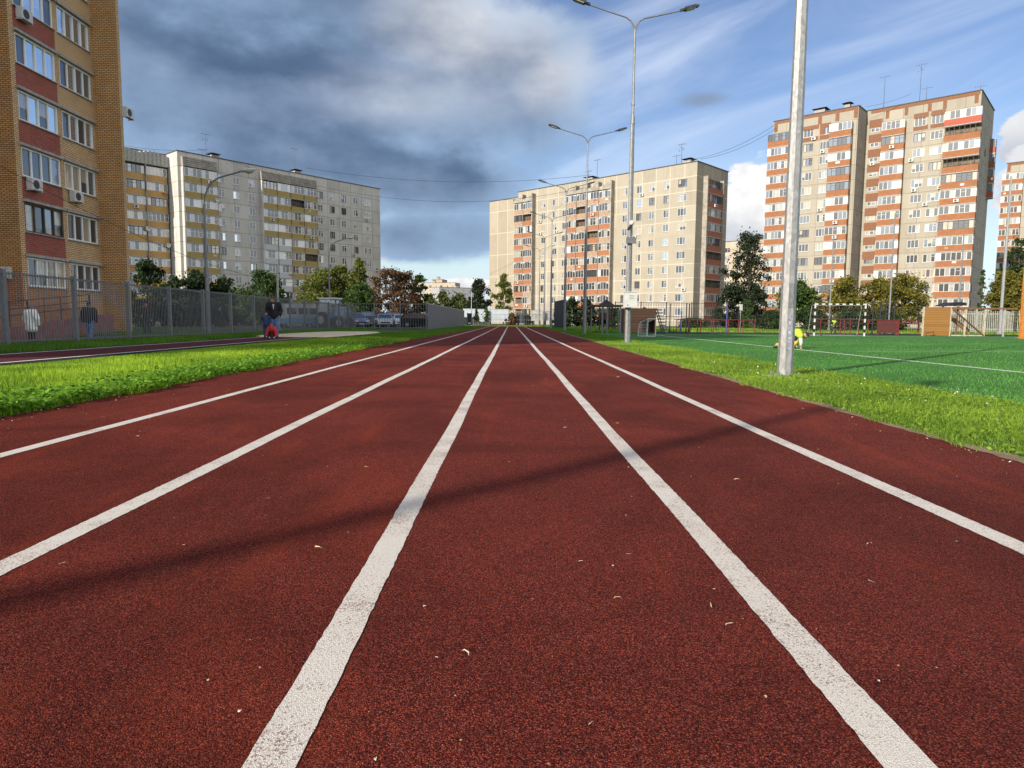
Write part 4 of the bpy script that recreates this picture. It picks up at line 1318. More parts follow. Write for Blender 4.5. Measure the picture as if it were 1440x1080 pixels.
for k in range(8):
    u = (k + .5) / 8; mb = MB(); x = xa + (xb - xa) * u
    mb.box(x - .02, x + .40, .02, .58, ZT * (1 - u) - .03, ZT * (1 - u) + .06); mb.build('step', M['ledge'], t)

D = 47.0
t = empty('workout_pergola', (gx(836, D), D, 0), 0, 'dark flat topped workout pergola left of the brown plank block', 'pergola')
H = hz(850, 431, D)
for px, dy in ((836, 1.8), (847, .0), (851, 1.6), (854, .1), (860, 1.9), (873.5, .3), (877, 2.2)):
    mb = MB(); mb.box(-.045, .045, -.045, .045, 0, H - .04); link('post', mb.mesh('post', M['fence'] if px != 873.5 else M['galv']), t, (gx(px, D) - gx(836, D), dy, 0))
mb = MB(); wd = gx(880, D) - gx(836, D)
mb.box(-.3, wd, -.06, .06, H, H + .12); mb.box(-.3, wd, 2.0, 2.12, H, H + .12)
for k in range(6): mb.box(-.28 + k * wd / 5.2, -.2 + k * wd / 5.2, .062, 1.998, H + .02, H + .1)
mb.build('top_beam', M['frame_dark'], t)
D = 62.0
t = empty('play_house', (gx(852, D), D, 0), .2, 'small play tower with dark pitched roof behind the workout pergola', 'play tower')
zr = hz(852, 421, D); ze = hz(852, 429, D)
zr -= .0; mb = MB(); mb.poly([(-.6, -.6, ze), (.6, -.6, ze), (0, 0, zr)]); mb.poly([(.6, -.6, ze), (.6, .6, ze), (0, 0, zr)]); mb.poly([(.6, .6, ze), (-.6, .6, ze), (0, 0, zr)]); mb.poly([(-.6, .6, ze), (-.6, -.6, ze), (0, 0, zr)])
mb.quad((-.6, -.6, ze), (-.6, .6, ze), (.6, .6, ze), (.6, -.6, ze)); mb.build('roof', M['black'], t)
for a in (-.45, .45):
    for b_ in (-.45, .45):
        mb = MB(); mb.box(a - .05, a + .05, b_ - .05, b_ + .05, 0, ze); mb.build('post', M['frame_dark'], t)
mb = MB(); mb.box(-.44, .44, -.44, .44, 1.0, 1.08); mb.build('deck', M['frame_dark'], t)
mb = MB(); mb.box(-.39, .39, -.49, -.45, 1.1, 1.5); mb.build('side_board', M['darkred'], t)

# goals
def striped_tube(mb, a, b_, r, n=10):
    a, b_ = Vector(a), Vector(b_)
    for k in range(n):
        mb.tube([a + (b_ - a) * k / n, a + (b_ - a) * (k + 1) / n], r, 4, k % 2, twist=pi / 4)
def goal(x, y, rz, label, W=3.2, H=2.05, dep=1.0):
    t = empty('handball_goal', (x, y, 0), rz, label, 'goal', 'black and white striped goals')
    mats = [M['white_pl'], M['black']]
    for sx in (0, W):
        mb = MB(); striped_tube(mb, (sx, 0, 0), (sx, 0, H - .05), .058, 9); mb.build('goal_post', mats, t)
    mb = MB(); striped_tube(mb, (-.04, 0, H), (W + .04, 0, H), .058, 15); mb.build('crossbar', mats, t)
    mb = MB()
    for sx in (0, W):
        mb.tube([(sx, .06, H - .02), (sx, .55, H - .06), (sx, dep, .05)], .025, 6); mb.tube([(sx, .06, .03), (sx, dep, .03)], .025, 6)
    mb.tube([(0, dep, .03), (W, dep, .03)], .03, 6); mb.tube([(0, .55, H - .06), (W, .55, H - .06)], .02, 6)
    mb.build('back_frame', M['galv_w'], t)
    mb = MB()
    for k in range(1, 16):
        u = W * k / 16; mb.tube([(u, .55, H - .06), (u, dep, .05)], .003, 4)
    for k in range(1, 9):
        v = k / 9; mb.tube([(0, .55 + (dep - .55) * v, (H - .06) * (1 - v) + .05 * v), (W, .55 + (dep - .55) * v, (H - .06) * (1 - v) + .05 * v)], .003, 4)
    mb.build('net', M['fence'], t)
    return t
D = 44.0
goal(gx(1145.5, D), D, -.04, 'black and white striped goal standing on the far edge of the green pitch')
D = 80.0
goal(gx(804.5, D), D, math.atan2(D, gx(804.5, D)), 'black and white striped goal seen edge on beside the navy box', dep=.9)
D = 37.0
t = empty('mini_goal', (gx(903.5, D), D, 0), .35, 'small white tube mini goal on the pitch in front of the brown plank block', 'goal')
mb = MB(); r = .024
mb.tube([(.0, .45, .03), (.03, .45, .45), (.12, .42, .78), (.3, .3, .9), (.42, .0, .96)], r, 6)
mb.tube([(.65, .62, .03), (.65, .6, .5), (.62, .5, .8), (.72, .2, .94), (.82, .05, .96)], r, 6)
mb.build('back_frame', M['white_pl'], t)
mb = MB(); mb.tube([(.32, .0, .03), (.34, 0, .98)], .03, 6); mb.tube([(.86, .04, .03), (.86, .04, .98)], .03, 6); mb.tube([(.32, 0, .98), (.88, .04, .98)], .03, 6); mb.build('front_frame', M['white_pl'], t)
mb = MB(); mb.tube([(.32, 0, .03), (.86, .04, .03), (.65, .62, .03), (.0, .45, .03), (.32, 0, .03)], r, 6); mb.build('ground_frame', M['white_pl'], t)
mb = MB()
for k in range(1, 8):
    u = k / 8; mb.tube([(.0 + .65 * u, .45 + .15 * u, .05), (.1 + .56 * u, .43 + .1 * u, .75), (.4 + .44 * u, .03, .95)], .006, 4)
for z in (.2, .35, .5, .65): mb.tube([(.0, .45, z), (.65, .6, z)], .006, 4); mb.tube([(.0, .45, z), (.32, 0, z)], .006, 4)
mb.build('net', M['white_pl'], t)

# red bars
def bars(px0, px1, D, pyt, posts, label, braces=False):
    x0, x1 = gx(px0, D), gx(px1, D); H = hz((px0 + px1) / 2, pyt, D)
    t = empty('exercise_bars', (x0, D, 0), 0, label, 'exercise bars', 'red exercise bars behind the pitch')
    mb = MB(); mb.tube([(0, 0, H), (x1 - x0, 0, H)], .027, 6); mb.tube([(0, .9, H * .98), (x1 - x0, .9, H * .98)], .024, 6); mb.build('rail', M['red_metal'], t)
    for i, p in enumerate(posts):
        mb = MB(); mb.tube([(0, 0, 0), (0, 0, H - .02)], .03, 6); link('post', mb.mesh('post', M['red_metal']), t, (gx(p, D) - x0, .9 * (i % 2), 0))
    if braces:
        mb = MB(); mb.tube([(.1, 0, H * .75), (x1 - x0 - .1, 0, H * .75)], .02, 6); mb.build('low_rail', M['red_metal'], t)
bars(952, 1064, 50.5, 449.5, (952, 961, 970, 972.5, 981, 990, 1001, 1009, 1021, 1030, 1039, 1051, 1062), 'long low red exercise bars in front of the cream block base')
bars(1146, 1218, 48.3, 449, (1146, 1162, 1188, 1191, 1196, 1217), 'dark red exercise bars seen through the striped goal', True)
bars(1221, 1293.5, 48.6, 450, (1221, 1230, 1264.5, 1272, 1293), 'bright red exercise bars left of the orange wooden wall', True)
D = 52
t = empty('equipment_panel', (gx(1234, D), D, 0), 0, 'dark red board panel standing behind the bright red bars', 'panel')
mb = MB(); w = gx(1264, D) - gx(1234, D); mb.box(0, w, 0, .06, .12, hz(1250, 450, D)); mb.build('board', M['darkred'], t)
for x in (.1, w - .1):
    mb = MB(); mb.box(x - .04, x + .04, .062, .14, 0, hz(1250, 450, D) - .1); mb.build('post', M['brown_wood'], t)
def pole(px, D, pyt, r, mat, label, cat='post', name='post_pole', group='dark posts behind the pitch', cap=True):
    t = empty(name, (gx(px, D), D, 0), 0, label, cat, group); H = hz(px, pyt, D)
    mb = MB(); mb.tube([(0, 0, -.02), (0, 0, H)], r, 8); mb.build('shaft', M[mat], t)
    mb = MB(); mb.tube([(0, 0, H), (0, 0, H + .05)], r * 1.25, 8); mb.build('cap', M[mat], t)
    if cap: mb = MB(); mb.tube([(0, 0, 0), (0, 0, .12)], r * 1.8, 8); mb.build('foot', M[mat], t)
pole(942, 56, 428, .045, 'black', 'dark post right of the ladder steps')
pole(965, 55, 427, .05, 'black', 'left one of two dark posts standing close together before the cream block')
pole(969, 55.5, 428, .05, 'black', 'right one of two dark posts standing close together before the cream block')
pole(958, 57, 439, .05, 'blue_metal', 'short blue post at the left end of the red bars', group='blue posts behind the pitch')
pole(1022, 57, 427, .05, 'blue_metal', 'tall blue post in front of the tall dark tree', group='blue posts behind the pitch')
for px, q in ((1227, 'leftmost'), (1237.5, 'second from left'), (1245, 'third from left'), (1257, 'rightmost')):
    pole(px, 54, 424 + (px % 3), .06, 'black', q + ' of the four dark posts above the dark red board')
D = 56
t = empty('sign_post', (gx(1041, D), D, 0), .3, 'slim sign post with narrow grey plate before the dark tree', 'sign')
H = hz(1041, 428, D); mb = MB(); mb.tube([(0, 0, 0), (0, 0, H)], .03, 6); mb.build('pole', M['galv'], t)
mb = MB(); mb.box(-.14, .14, -.05, -.031, H - .5, H); mb.build('plate', M['grey_pl'], t)

# orange wooden wall and its timber frame
D = 46.5
xa, xb = gx(1298, D), gx(1338, D); H = hz(1318, 432, D); xe = gx(1386, D); xf = gx(1432, D)
t = empty('climbing_wall', (xa, D, 0), .03, 'square orange wooden board wall at the right edge of the pitch', 'climbing wall')
mb = MB(); mb.box(.07, xb - xa - .07, .0, .06, .03, H); mb.build('board_face', M['wood_wall'], t)
for x in (0, xb - xa - .066):
    mb = MB(); mb.box(x, x + .066, -.02, .1, 0, H + .02); mb.build('edge_post', M['pale_wood'], t)
mb = MB(); mb.tube([(.05, -.35, .0), (.05, -.35, .22), (.55, -.35, .3), (.55, -.35, 0)], .02, 6); mb.build('foot_bar', M['black'], t)
t = empty('timber_frame', (xb + .05, D + .1, 0), .03, 'open timber frame with top beam and diagonal brace beside the orange wall', 'timber frame')
w = xe - xb; w2 = xf - xb
mb = MB(); mb.box(0, w2, -.05, .05, H - .12, H); mb.build('top_beam', M['brown_wood'], t)
mb = MB(); mb.bar((.05, -.09, H - .15), (w - .1, -.09, .08), .07, .14, up=(0, 1, 0)); mb.build('brace', M['brown_wood'], t)
mb = MB(); mb.box(.06, w - .06, -.04, .04, .02, .1); mb.build('ground_rail', M['pale_wood'], t)
for px, mt in ((1359, 'pale_wood'), (1387, 'pale_wood'), (1415, 'ledge')):
    mb = MB(); mb.box(-.045, .045, -.045, .045, 0, H - .122); link('post', mb.mesh('post', M[mt]), t, (gx(px, D) - xb - .05, 0, 0))
mb = MB(); mb.bar((.5, 1.2, 1.5), (w - .2, 1.2, .3), .3, .05, up=(0, 1, 0)); mb.build('ramp_board', M['brown_wood'], t)
D = 54
t = empty('play_house', (gx(1336, D), D, 0), .1, 'low play hut with black roof peeking over the orange wooden wall', 'play tower')
ze, zr = hz(1336, 431, D), hz(1336, 425, D)
mb = MB(); mb.prism([(-1.0, ze), (.75, ze + .08), (.75, zr - .06), (.3, zr), (-.2, zr - .02)], -.7, .7); me = mb.mesh('roof', M['black']); fix_normals(me); link('roof', me, t)
for a in (-.7, .6):
    mb = MB(); mb.box(a - .05, a + .05, -.05, .05, 0, ze); mb.build('post', M['brown_wood'], t)
D = 40
t = empty('play_tower', (gx(1443.5, D), D, 0), 0, 'tall orange panel cut off by the right edge of the photo', 'play panel')
mb = MB(); mb.box(-.28, .5, 0, .12, 0, hz(1440, 372, D)); mb.build('panel', M['orange'], t)
mb = MB(); mb.box(-.30, -.284, -.02, .14, 0, hz(1440, 372, D)); mb.build('edge_trim', M['orange'], t)

# navy box, board and containers at the far end
x0, y0 = gx(793.2, 79), 79.0; x1, y1 = gx(779, 88), 88.0
t = empty('rebound_wall', (x1, y1, 0), math.atan2(y0 - y1, x0 - x1), 'tall navy panel wall beside the far striped goal', 'panel wall')
L = hypot(x1 - x0, y1 - y0); Hn = hz(793, 421, 79)
mb = MB()
for k in range(8): mb.box(k * L / 8, (k + 1) * L / 8 - .03, .02 * (k % 2), .12, .1, Hn)
mb.build('panels', M['navy'], t)
for k in range(5):
    mb = MB(); mb.box(k * L / 4 - .05, k * L / 4 + .05, .124, .26, 0, Hn); mb.build('post', M['navy'], t)
def container(px0, px1, D, pyt, pyb, label, mat, cat='container', name='container', rz=0.0, depth=2.4):
    x0, x1 = gx(px0, D), gx(px1, D); z0, z1 = max(.0, hz(px0, pyb, D)), hz(px0, pyt, D); w = x1 - x0
    t = empty(name, (x0, D, 0), rz, label, cat)
    mb = MB(); n = max(6, int(w / .28))
    for k in range(n):
        a = k * w / n; mb.box(a, a + w / n * .55, 0, .05, z0 + .12, z1 - .1); 
    mb.box(0, w, .02, depth, z0 + .1, z1 - .08); mb.build('body', mat, t)
    mb = MB(); mb.box(-.03, w + .03, -.03, depth + .03, z1 - .078, z1); mb.box(-.03, w + .03, -.03, .1, z0, z0 + .098); mb.build('frame', mat, t)
    mb = MB(); 
    for a in (.2, w - .5): mb.box(a, a + .3, .1, depth - .1, 0, z0 - .003 if z0 > .02 else -.01)
    mb.build('support', M['dark'], t)
    return t
CW = plain('white_corrugated_metal', (.42, .46, .52), .5, .1, .1, scale=1.2)
CG = plain('weathered_grey_metal', (.36, .36, .35), .6, .1, .35, scale=2.5)
container(686, 715, 118, 434.5, 452.5, 'long white corrugated container behind the end of the lanes', CW)
container(671.5, 683, 117, 434.5, 452, 'short white container left of the long corrugated one', CW)
container(651.5, 668, 121, 434, 446, 'white flat roofed cabin at the end of the grey sheet fence', CW, 'cabin', 'cabin')
container(747, 762, 112, 436, 451, 'grey stained container covered with dark graffiti blotches', CG)
container(764, 779.5, 113, 437, 451, 'plain grey container right of the stained one', plain('grey_container_paint', (.30, .30, .30), .6, .1, .1))
container(726, 741.5, 120, 441, 455, 'dark metal garage below the orange balconies at the track end', M['navy'], 'garage', 'garage')
D = 103
t = empty('notice_board', (gx(657.3, D), D, 0), 0, 'dark navy board with a small white notice at the end of the sheet fence', 'notice board')
w = gx(663, D) - gx(657.3, D); zt = hz(660, 440.5, D)
mb = MB(); mb.box(0, w, 0, .06, .1, zt); mb.build('board', M['navy'], t)
mb = MB(); mb.box(.12, w - .12, -.012, -.002, .25, .5); mb.build('notice', M['white_pl'], t)
for x in (-.08, w + .004):
    mb = MB(); mb.box(x, x + .075, -.01, .07, 0, zt + .1); mb.build('post', M['galv'], t)
rw = empty('ramp_wall', (-22.6, 28.5, -.3), pi / 2, 'maroon rendered ramp wall with railings below the brick tower', 'ramp wall')
mb = MB(); mb.prism([(-6, 0), (10.2, 0), (10.2, 1.32), (9.6, 1.32), (2.2, .62), (0, .5), (-6, .4)], 0, .25); me = mb.mesh('parapet', M['maroon_wall']); fix_normals(me); link('parapet', me, rw)
mb = MB()
for i in range(13):
    x = -5.6 + i * 1.2; zb = .4 + max(0, x) * .092
    mb.bar((x, .5, zb - .4), (x, .5, zb + 1.15), .04, .04)
for zz in (.45, .75, 1.1): mb.bar((-5.6, .5, .4 + zz), (0, .5, .45 + zz), .045, .045); mb.bar((0, .5, .45 + zz), (8.8, .5, 1.26 + zz), .045, .045)
mb.build('railing', M['maroon_rail'], rw)
mb = MB(); mb.box(-6, 9.6, .9, 1.6, .0, 1.6); mb.build('landing', BR_O, rw)

# ------------------------------------------------------------------ trees
FOL = {
 'dark': foliage('dark_green_leaves', (.012, .028, .010), (.045, .075, .020), .2),
 'green': foliage('green_leaves', (.022, .052, .012), (.085, .145, .028), .3),
 'yellow': foliage('yellow_green_leaves', (.05, .075, .014), (.20, .22, .040), .35),
 'olive': foliage('autumn_olive_leaves', (.07, .072, .014), (.30, .27, .045), .4),
 'brown': foliage('brown_autumn_leaves', (.055, .034, .016), (.21, .105, .045), .3),
 'black': foliage('deep_shade_leaves', (.010, .018, .009), (.030, .044, .016), .15),
 'distant': foliage('distant_leaves', (.045, .065, .025), (.14, .165, .05), .3)}
tree_no = [0]
def tree(name, px, D, pyt, hwpx, kind, label, nl=3200, size=.26, z0=.12, group=None, cat='tree', sparse=0.0, shape='round', trunk=True, gap=.8, zb=None):
    tree_no[0] += 1; sd = tree_no[0] * 17 + 3
    r = np.random.default_rng(sd); rr = random.Random(sd)
    x = gx(px, D); H = hz(px, pyt, D); R = hwpx / 950 * D
    t = empty(name, (x, D, 0), 0, label, cat, group)
    base = H * z0 if zb is None else zb
    # clump centres in the crown envelope
    nc = int(60 + 22 * min(3, H / 6)); cs = []
    while len(cs) < nc:
        u = rr.random(); a = rr.uniform(0, 2 * pi); q = sqrt(rr.random())
        if shape == 'round': e = sin(pi * (.12 + .84 * u) ** .8) ** .6
        elif shape == 'tall': e = (.55 + .45 * sin(pi * u)) * (1 - .55 * u ** 3)
        elif shape == 'cone': e = (1 - u) ** .8 + .06
        else: e = (1 - u ** 2.2) ** .5
        lump = 1 + .28 * sin(3 * a + sd) * sin(2 * pi * u + sd)
        cs.append((R * e * q * lump * cos(a) * .92, R * e * q * lump * sin(a) * .92, base + (H - base) * (.04 + .90 * u)))
    cs = np.array(cs)
    nl = int(nl * (1.5 if sparse else 2.1)); size *= 1.12
    cr = np.array([R * rr.uniform(.13, .29) * (.8 if sparse else 1) for _ in cs])
    wts = cr ** 2; wts /= wts.sum()
    idx = r.choice(len(cs), nl, p=wts)
    d = r.normal(0, 1, (nl, 3)); d /= np.linalg.norm(d, axis=1)[:, None]
    rad = (r.random(nl) ** .5)[:, None]
    pos = cs[idx] + d * rad * cr[idx][:, None] * np.array([1, 1, gap])
    ns = nl // 6                                     # stray leaves between the clumps
    j2 = r.choice(len(cs), ns); pos[:ns] = cs[j2] + r.normal(0, .16 * R, (ns, 3))
    pos[:, 2] = np.clip(pos[:, 2], .05, H * 1.02)
    ct = r.normal(.45, .2, len(cs))
    tint = ct[idx] + r.normal(0, .2, nl)
    leaf_quads('crown', pos, size, FOL[kind], sd, tint, parent=t)
    mb = MB(); rt = max(.07, H * .016)
    top = H * .8
    bend = [(rr.uniform(-.03, .03) * H * k / 5, rr.uniform(-.03, .03) * H * k / 5, top * k / 5 - (.1 if k == 0 else 0)) for k in range(6)]
    mb.tube(bend, [rt * (1 - .15 * k) for k in range(6)], 7)
    order = list(range(len(cs))); rr.shuffle(order)
    for j in order[:14]:
        c = cs[j]; zz = max(base * .8, c[2] * .55); k = min(4, int(zz / top * 5)); f = zz / top * 5 - k
        b0 = Vector(bend[k]).lerp(Vector(bend[k + 1]), min(1, f))
        mid = b0.lerp(Vector(c), .5) + Vector((0, 0, .05 * H * .4))
        mb.tube([b0, mid, c], [rt * .4, rt * .28, rt * .1], 5)
    if sparse:
        for j in range(14):
            a = rr.uniform(0, 2 * pi); zz = H * rr.uniform(.55, .8); k = min(4, int(zz / top * 5))
            b0 = Vector(bend[k]); e = b0 + Vector((cos(a) * R * .5, sin(a) * R * .5, H * rr.uniform(.2, .34)))
            mb.tube([b0, b0.lerp(e, .5) + Vector((0, 0, .2)), e], [rt * .3, rt * .2, rt * .06], 5)
    mb.build('trunk', M['bark'], t)
    return t
TG = 'trees behind the left fence'; TR = 'trees behind the pitch'
tree('conifer_tree', 212, 74, 364, 30, 'dark', 'dark dense tree against the yellow balconies, first beyond the brick tower', 3200, .24, .1, TG, shape='bush')
tree('shrub', 248, 72, 389, 28, 'dark', 'dark rounded shrub right of the first dark tree', 2000, .24, .05, TG, shape='bush', cat='shrub')
tree('tree', 277, 74, 381, 32, 'dark', 'dark leafy tree left of the tall street lamp', 3400, .24, .03, TG, shape='bush')
tree('tree', 316, 76, 389, 28, 'dark', 'dark ragged tree just right of the tall street lamp', 2800, .24, .03, TG, shape='bush')
tree('tree', 371, 72, 382, 37, 'green', 'round fresh green tree behind the man in jeans', 4400, .24, .1, TG)
tree('tree', 453, 96, 379, 34, 'yellow', 'yellow green bushy tree left of the tall narrow one', 3400, .28, .08, TG)
tree('tree', 484, 98, 372, 32, 'yellow', 'yellow green bushy tree touching the tall narrow one', 3000, .28, .08, TG)
tree('poplar_tree', 506, 94, 358, 15, 'yellow', 'tall narrow yellow green tree at the right end of the grey block', 2600, .26, .1, TG, shape='tall')
tree('tree', 508, 92, 398, 30, 'green', 'darker green tree in front of the tall narrow one', 2600, .28, .05, TG, shape='bush')
tree('tree', 548, 92, 376, 32, 'brown', 'reddish brown autumn tree with bare twigs on top', 3600, .25, .1, TG, sparse=1)
tree('tree', 570, 94, 380, 24, 'brown', 'smaller brown autumn tree on the right of the reddish one', 2400, .25, .08, TG)
tree('tree', 590, 97, 384, 15, 'green', 'green tree at the right edge of the brown trees', 2000, .26, .08, TG)
for i, (px, top, hw, lb) in enumerate(((606, 412, 15, 'small distant tree directly right of the brown trees'), (625, 408, 18, 'distant pale green tree below the stair head of the cream block'), (645, 412, 17, 'distant light green tree left of the dark tree'), (656, 421, 10, 'lowest distant tree above the grey sheet fence end'))):
    tree('tree', px, 150, top, hw, 'distant', lb, 1500, .4, .03, 'distant trees above the grey sheet fence', shape='bush')
tree('tree', 673, 138, 391, 18, 'black', 'dark rounded tree left of the blank cream wall', 2800, .32, .05, 'trees at the track end')
tree('tree', 708, 124, 383, 15, 'yellow', 'slim leafy tree in front of the blank cream wall', 2600, .26, .12, 'trees at the track end', shape='tall')
tree('shrub', 670, 109, 437, 5, 'dark', 'thin dark sapling in front of the short white container', 260, .24, .2, 'saplings at the track end', sparse=1, cat='shrub')
tree('shrub', 684, 109, 431, 6, 'green', 'thin green sapling between the two white containers', 300, .24, .2, 'saplings at the track end', sparse=1, cat='shrub')
tree('shrub', 720, 112, 440, 8, 'brown', 'brownish shrub right of the long white container', 500, .26, .05, 'saplings at the track end', cat='shrub')
tree('shrub', 742, 113, 441, 6, 'dark', 'dark shrub beside the graffiti container', 320, .26, .05, 'saplings at the track end', cat='shrub')
tree('shrub', 787, 92, 437, 12, 'dark', 'dark bush half hidden by the navy panel wall', 900, .26, .03, 'dark bushes before the cream block', cat='shrub', shape='bush')
tree('shrub', 805, 96, 418, 15, 'dark', 'dark bush behind the far striped goal', 1700, .28, .03, 'dark bushes before the cream block', cat='shrub', shape='bush')
tree('shrub', 825, 94, 421, 16, 'black', 'dark bush behind the second lamp post beyond the cabinet', 1600, .28, .03, 'dark bushes before the cream block', cat='shrub', shape='bush')
tree('shrub', 862, 96, 434, 22, 'dark', 'low dark bush behind the workout pergola', 1500, .28, .03, 'dark bushes before the cream block', cat='shrub', shape='bush')
tree('conifer_tree', 906, 66, 431, 7, 'dark', 'small dark conifer rising behind the brown plank block', 900, .15, .0, shape='cone', cat='tree')
tree('tree', 1050, 112, 323, 31, 'black', 'tall open dark tree between the cream block and the tower', 4600, .30, .25, TR, sparse=1, shape='round')
tree('tree', 1028, 106, 398, 22, 'black', 'dense dark lower tree left under the tall open one', 2600, .30, .02, TR, shape='bush')
tree('tree', 1062, 105, 402, 20, 'black', 'dense dark lower tree right under the tall open one', 2600, .30, .02, TR, shape='bush')
tree('shrub', 1050, 90, 420, 9, 'green', 'small lighter green bush behind the sign post', 700, .22, .03, TR, cat='shrub')
tree('tree', 1116, 88, 393, 30, 'green', 'leafy green tree in front of the tower, partly behind the thick post', 3600, .25, .08, TR)
tree('tree', 1138, 90, 404, 20, 'yellow', 'yellowish tree just right of the leafy green one', 1800, .25, .08, TR)
tree('tree', 1190, 86, 389, 36, 'olive', 'olive yellow autumn tree above the striped goal', 4200, .25, .05, TR, shape='bush')
tree('tree', 1232, 87, 389, 28, 'olive', 'olive yellow autumn tree between its two neighbours at the tower', 3600, .25, .05, TR, shape='bush')
tree('tree', 1268, 84, 386, 36, 'olive', 'olive yellow autumn tree nearest the orange wooden wall', 4200, .25, .05, TR, shape='bush')
tree('tree', 1422, 104, 326, 24, 'dark', 'tall dark green tree at the right edge behind the white mast', 3000, .3, .06, TR)
tree('tree', 1410, 82, 381, 30, 'olive', 'golden green tree at the right edge behind the slanting slats', 3600, .25, .05, TR, shape='bush')
tree('tree', 1443, 80, 372, 26, 'olive', 'golden green tree cut by the right edge of the photo', 2600, .25, .05, TR, shape='bush')
tree('climbing_plant', 1377.5, 119, 372, 6, 'green', 'narrow green climber on the shaded side of the tower', 1200, .25, .0, None, shape='tall', cat='climber')
for i, (px, D_, top, hw, lb) in enumerate(((196, 62, 421, 20, 'leftmost dark hedge bush behind the slat fence'), (228, 64, 416, 22, 'dark hedge bush behind the third person at the fence'), (262, 65, 418, 22, 'dark hedge bush below the rounded shrub'), (296, 66, 421, 22, 'dark hedge bush at the foot of the tall street lamp'), (330, 78, 424, 24, 'dark hedge bush behind the silver car'), (362, 80, 424, 22, 'dark hedge bush left of the blue and white van'), (166, 46, 442, 9, 'small dark bush at the corner of the brick tower'))):
    tree('hedge_bush', px, D_, top, hw, 'black', lb, 1500, .2, .02, 'dark hedge bushes behind the slat fence', shape='bush', cat='shrub')  # near-black leaves: the undergrowth's shade is put into their colour
for i, (px, D_, top, hw, lb) in enumerate(((1085, 78, 437, 20, 'low dark bush left behind the crouching player'), (1150, 76, 437, 24, 'low dark bush behind the left post of the striped goal'), (1195, 77, 436, 26, 'low dark bush behind the right post of the striped goal'), (1248, 76, 438, 24, 'low dark bush behind the four dark posts'), (1375, 76, 436, 26, 'low dark bush behind the diagonal brace'), (975, 90, 448, 24, 'low bush at the base of the cream block'), (1330, 80, 434, 20, 'low dark bush behind the orange wooden wall'))):
    tree('hedge_bush', px, D_, top, hw, 'dark', lb, 1200, .22, .02, 'low dark bushes behind the pitch', shape='bush', cat='shrub')
# ------------------------------------------------------------------ vehicles
def paint(name, col): 
    m = plain(name, col, .3, .15, .05); m.node_tree.nodes['Principled BSDF'].inputs['Coat Weight'].default_value = .6
    return m
TYRE = plain('tyre_rubber', (.018, .018, .019), .85)
RIM = plain('alloy_rim', (.40, .41, .42), .35, .7)
LAMPG = plain('headlight_glass', (.62, .64, .66), .15)
REDL = plain('tail_light_red', (.35, .01, .01), .3)
CARGL = glass('car_glass', (.015, .017, .02), .22, .03)
def wheel(parent, x, y, r, side):
    mb = MB(); mb.tube([(x, y - .1, r), (x, y + .1, r)], r, 18); w = mb.build('wheel', TYRE, parent)
    mb = MB(); s = .104 * side; mb.tube([(x, y + s * .95, r), (x, y + s * 1.05, r)], r * .62, 12)
    mb.build('rim', RIM, w)
CARS = {
 'estate': dict(L=4.5, W=1.78, low=.2, prof=[(-2.22, .5), (-2.25, .75), (-2.15, 1.0), (-1.95, 1.4), (-1.5, 1.5), (0, 1.52), (.45, 1.46), (1.1, 1.0), (1.95, .86), (2.2, .68), (2.22, .4)], win=[(-1.85, 1.0), (-1.7, 1.38), (.35, 1.4), (.95, 1.0)], ws=((1.07, 1.03), (.5, 1.43))),
 'hatch': dict(L=4.1, W=1.72, low=.2, prof=[(-2.0, .45), (-2.02, .8), (-1.85, 1.05), (-1.45, 1.42), (-1.0, 1.5), (-.1, 1.5), (.35, 1.42), (1.05, 1.0), (1.75, .85), (2.0, .66), (2.02, .38)], win=[(-1.6, 1.02), (-1.25, 1.38), (.25, 1.38), (.88, 1.0)], ws=((1.02, 1.03), (.42, 1.4))),
 'suv': dict(L=4.6, W=1.86, low=.28, prof=[(-2.25, .55), (-2.28, .9), (-2.2, 1.15), (-2.0, 1.62), (-1.6, 1.72), (0, 1.72), (.4, 1.66), (1.05, 1.18), (1.95, 1.08), (2.25, .9), (2.28, .45)], win=[(-1.95, 1.18), (-1.8, 1.56), (.3, 1.6), (.9, 1.18)], ws=((1.02, 1.21), (.45, 1.62))),
}
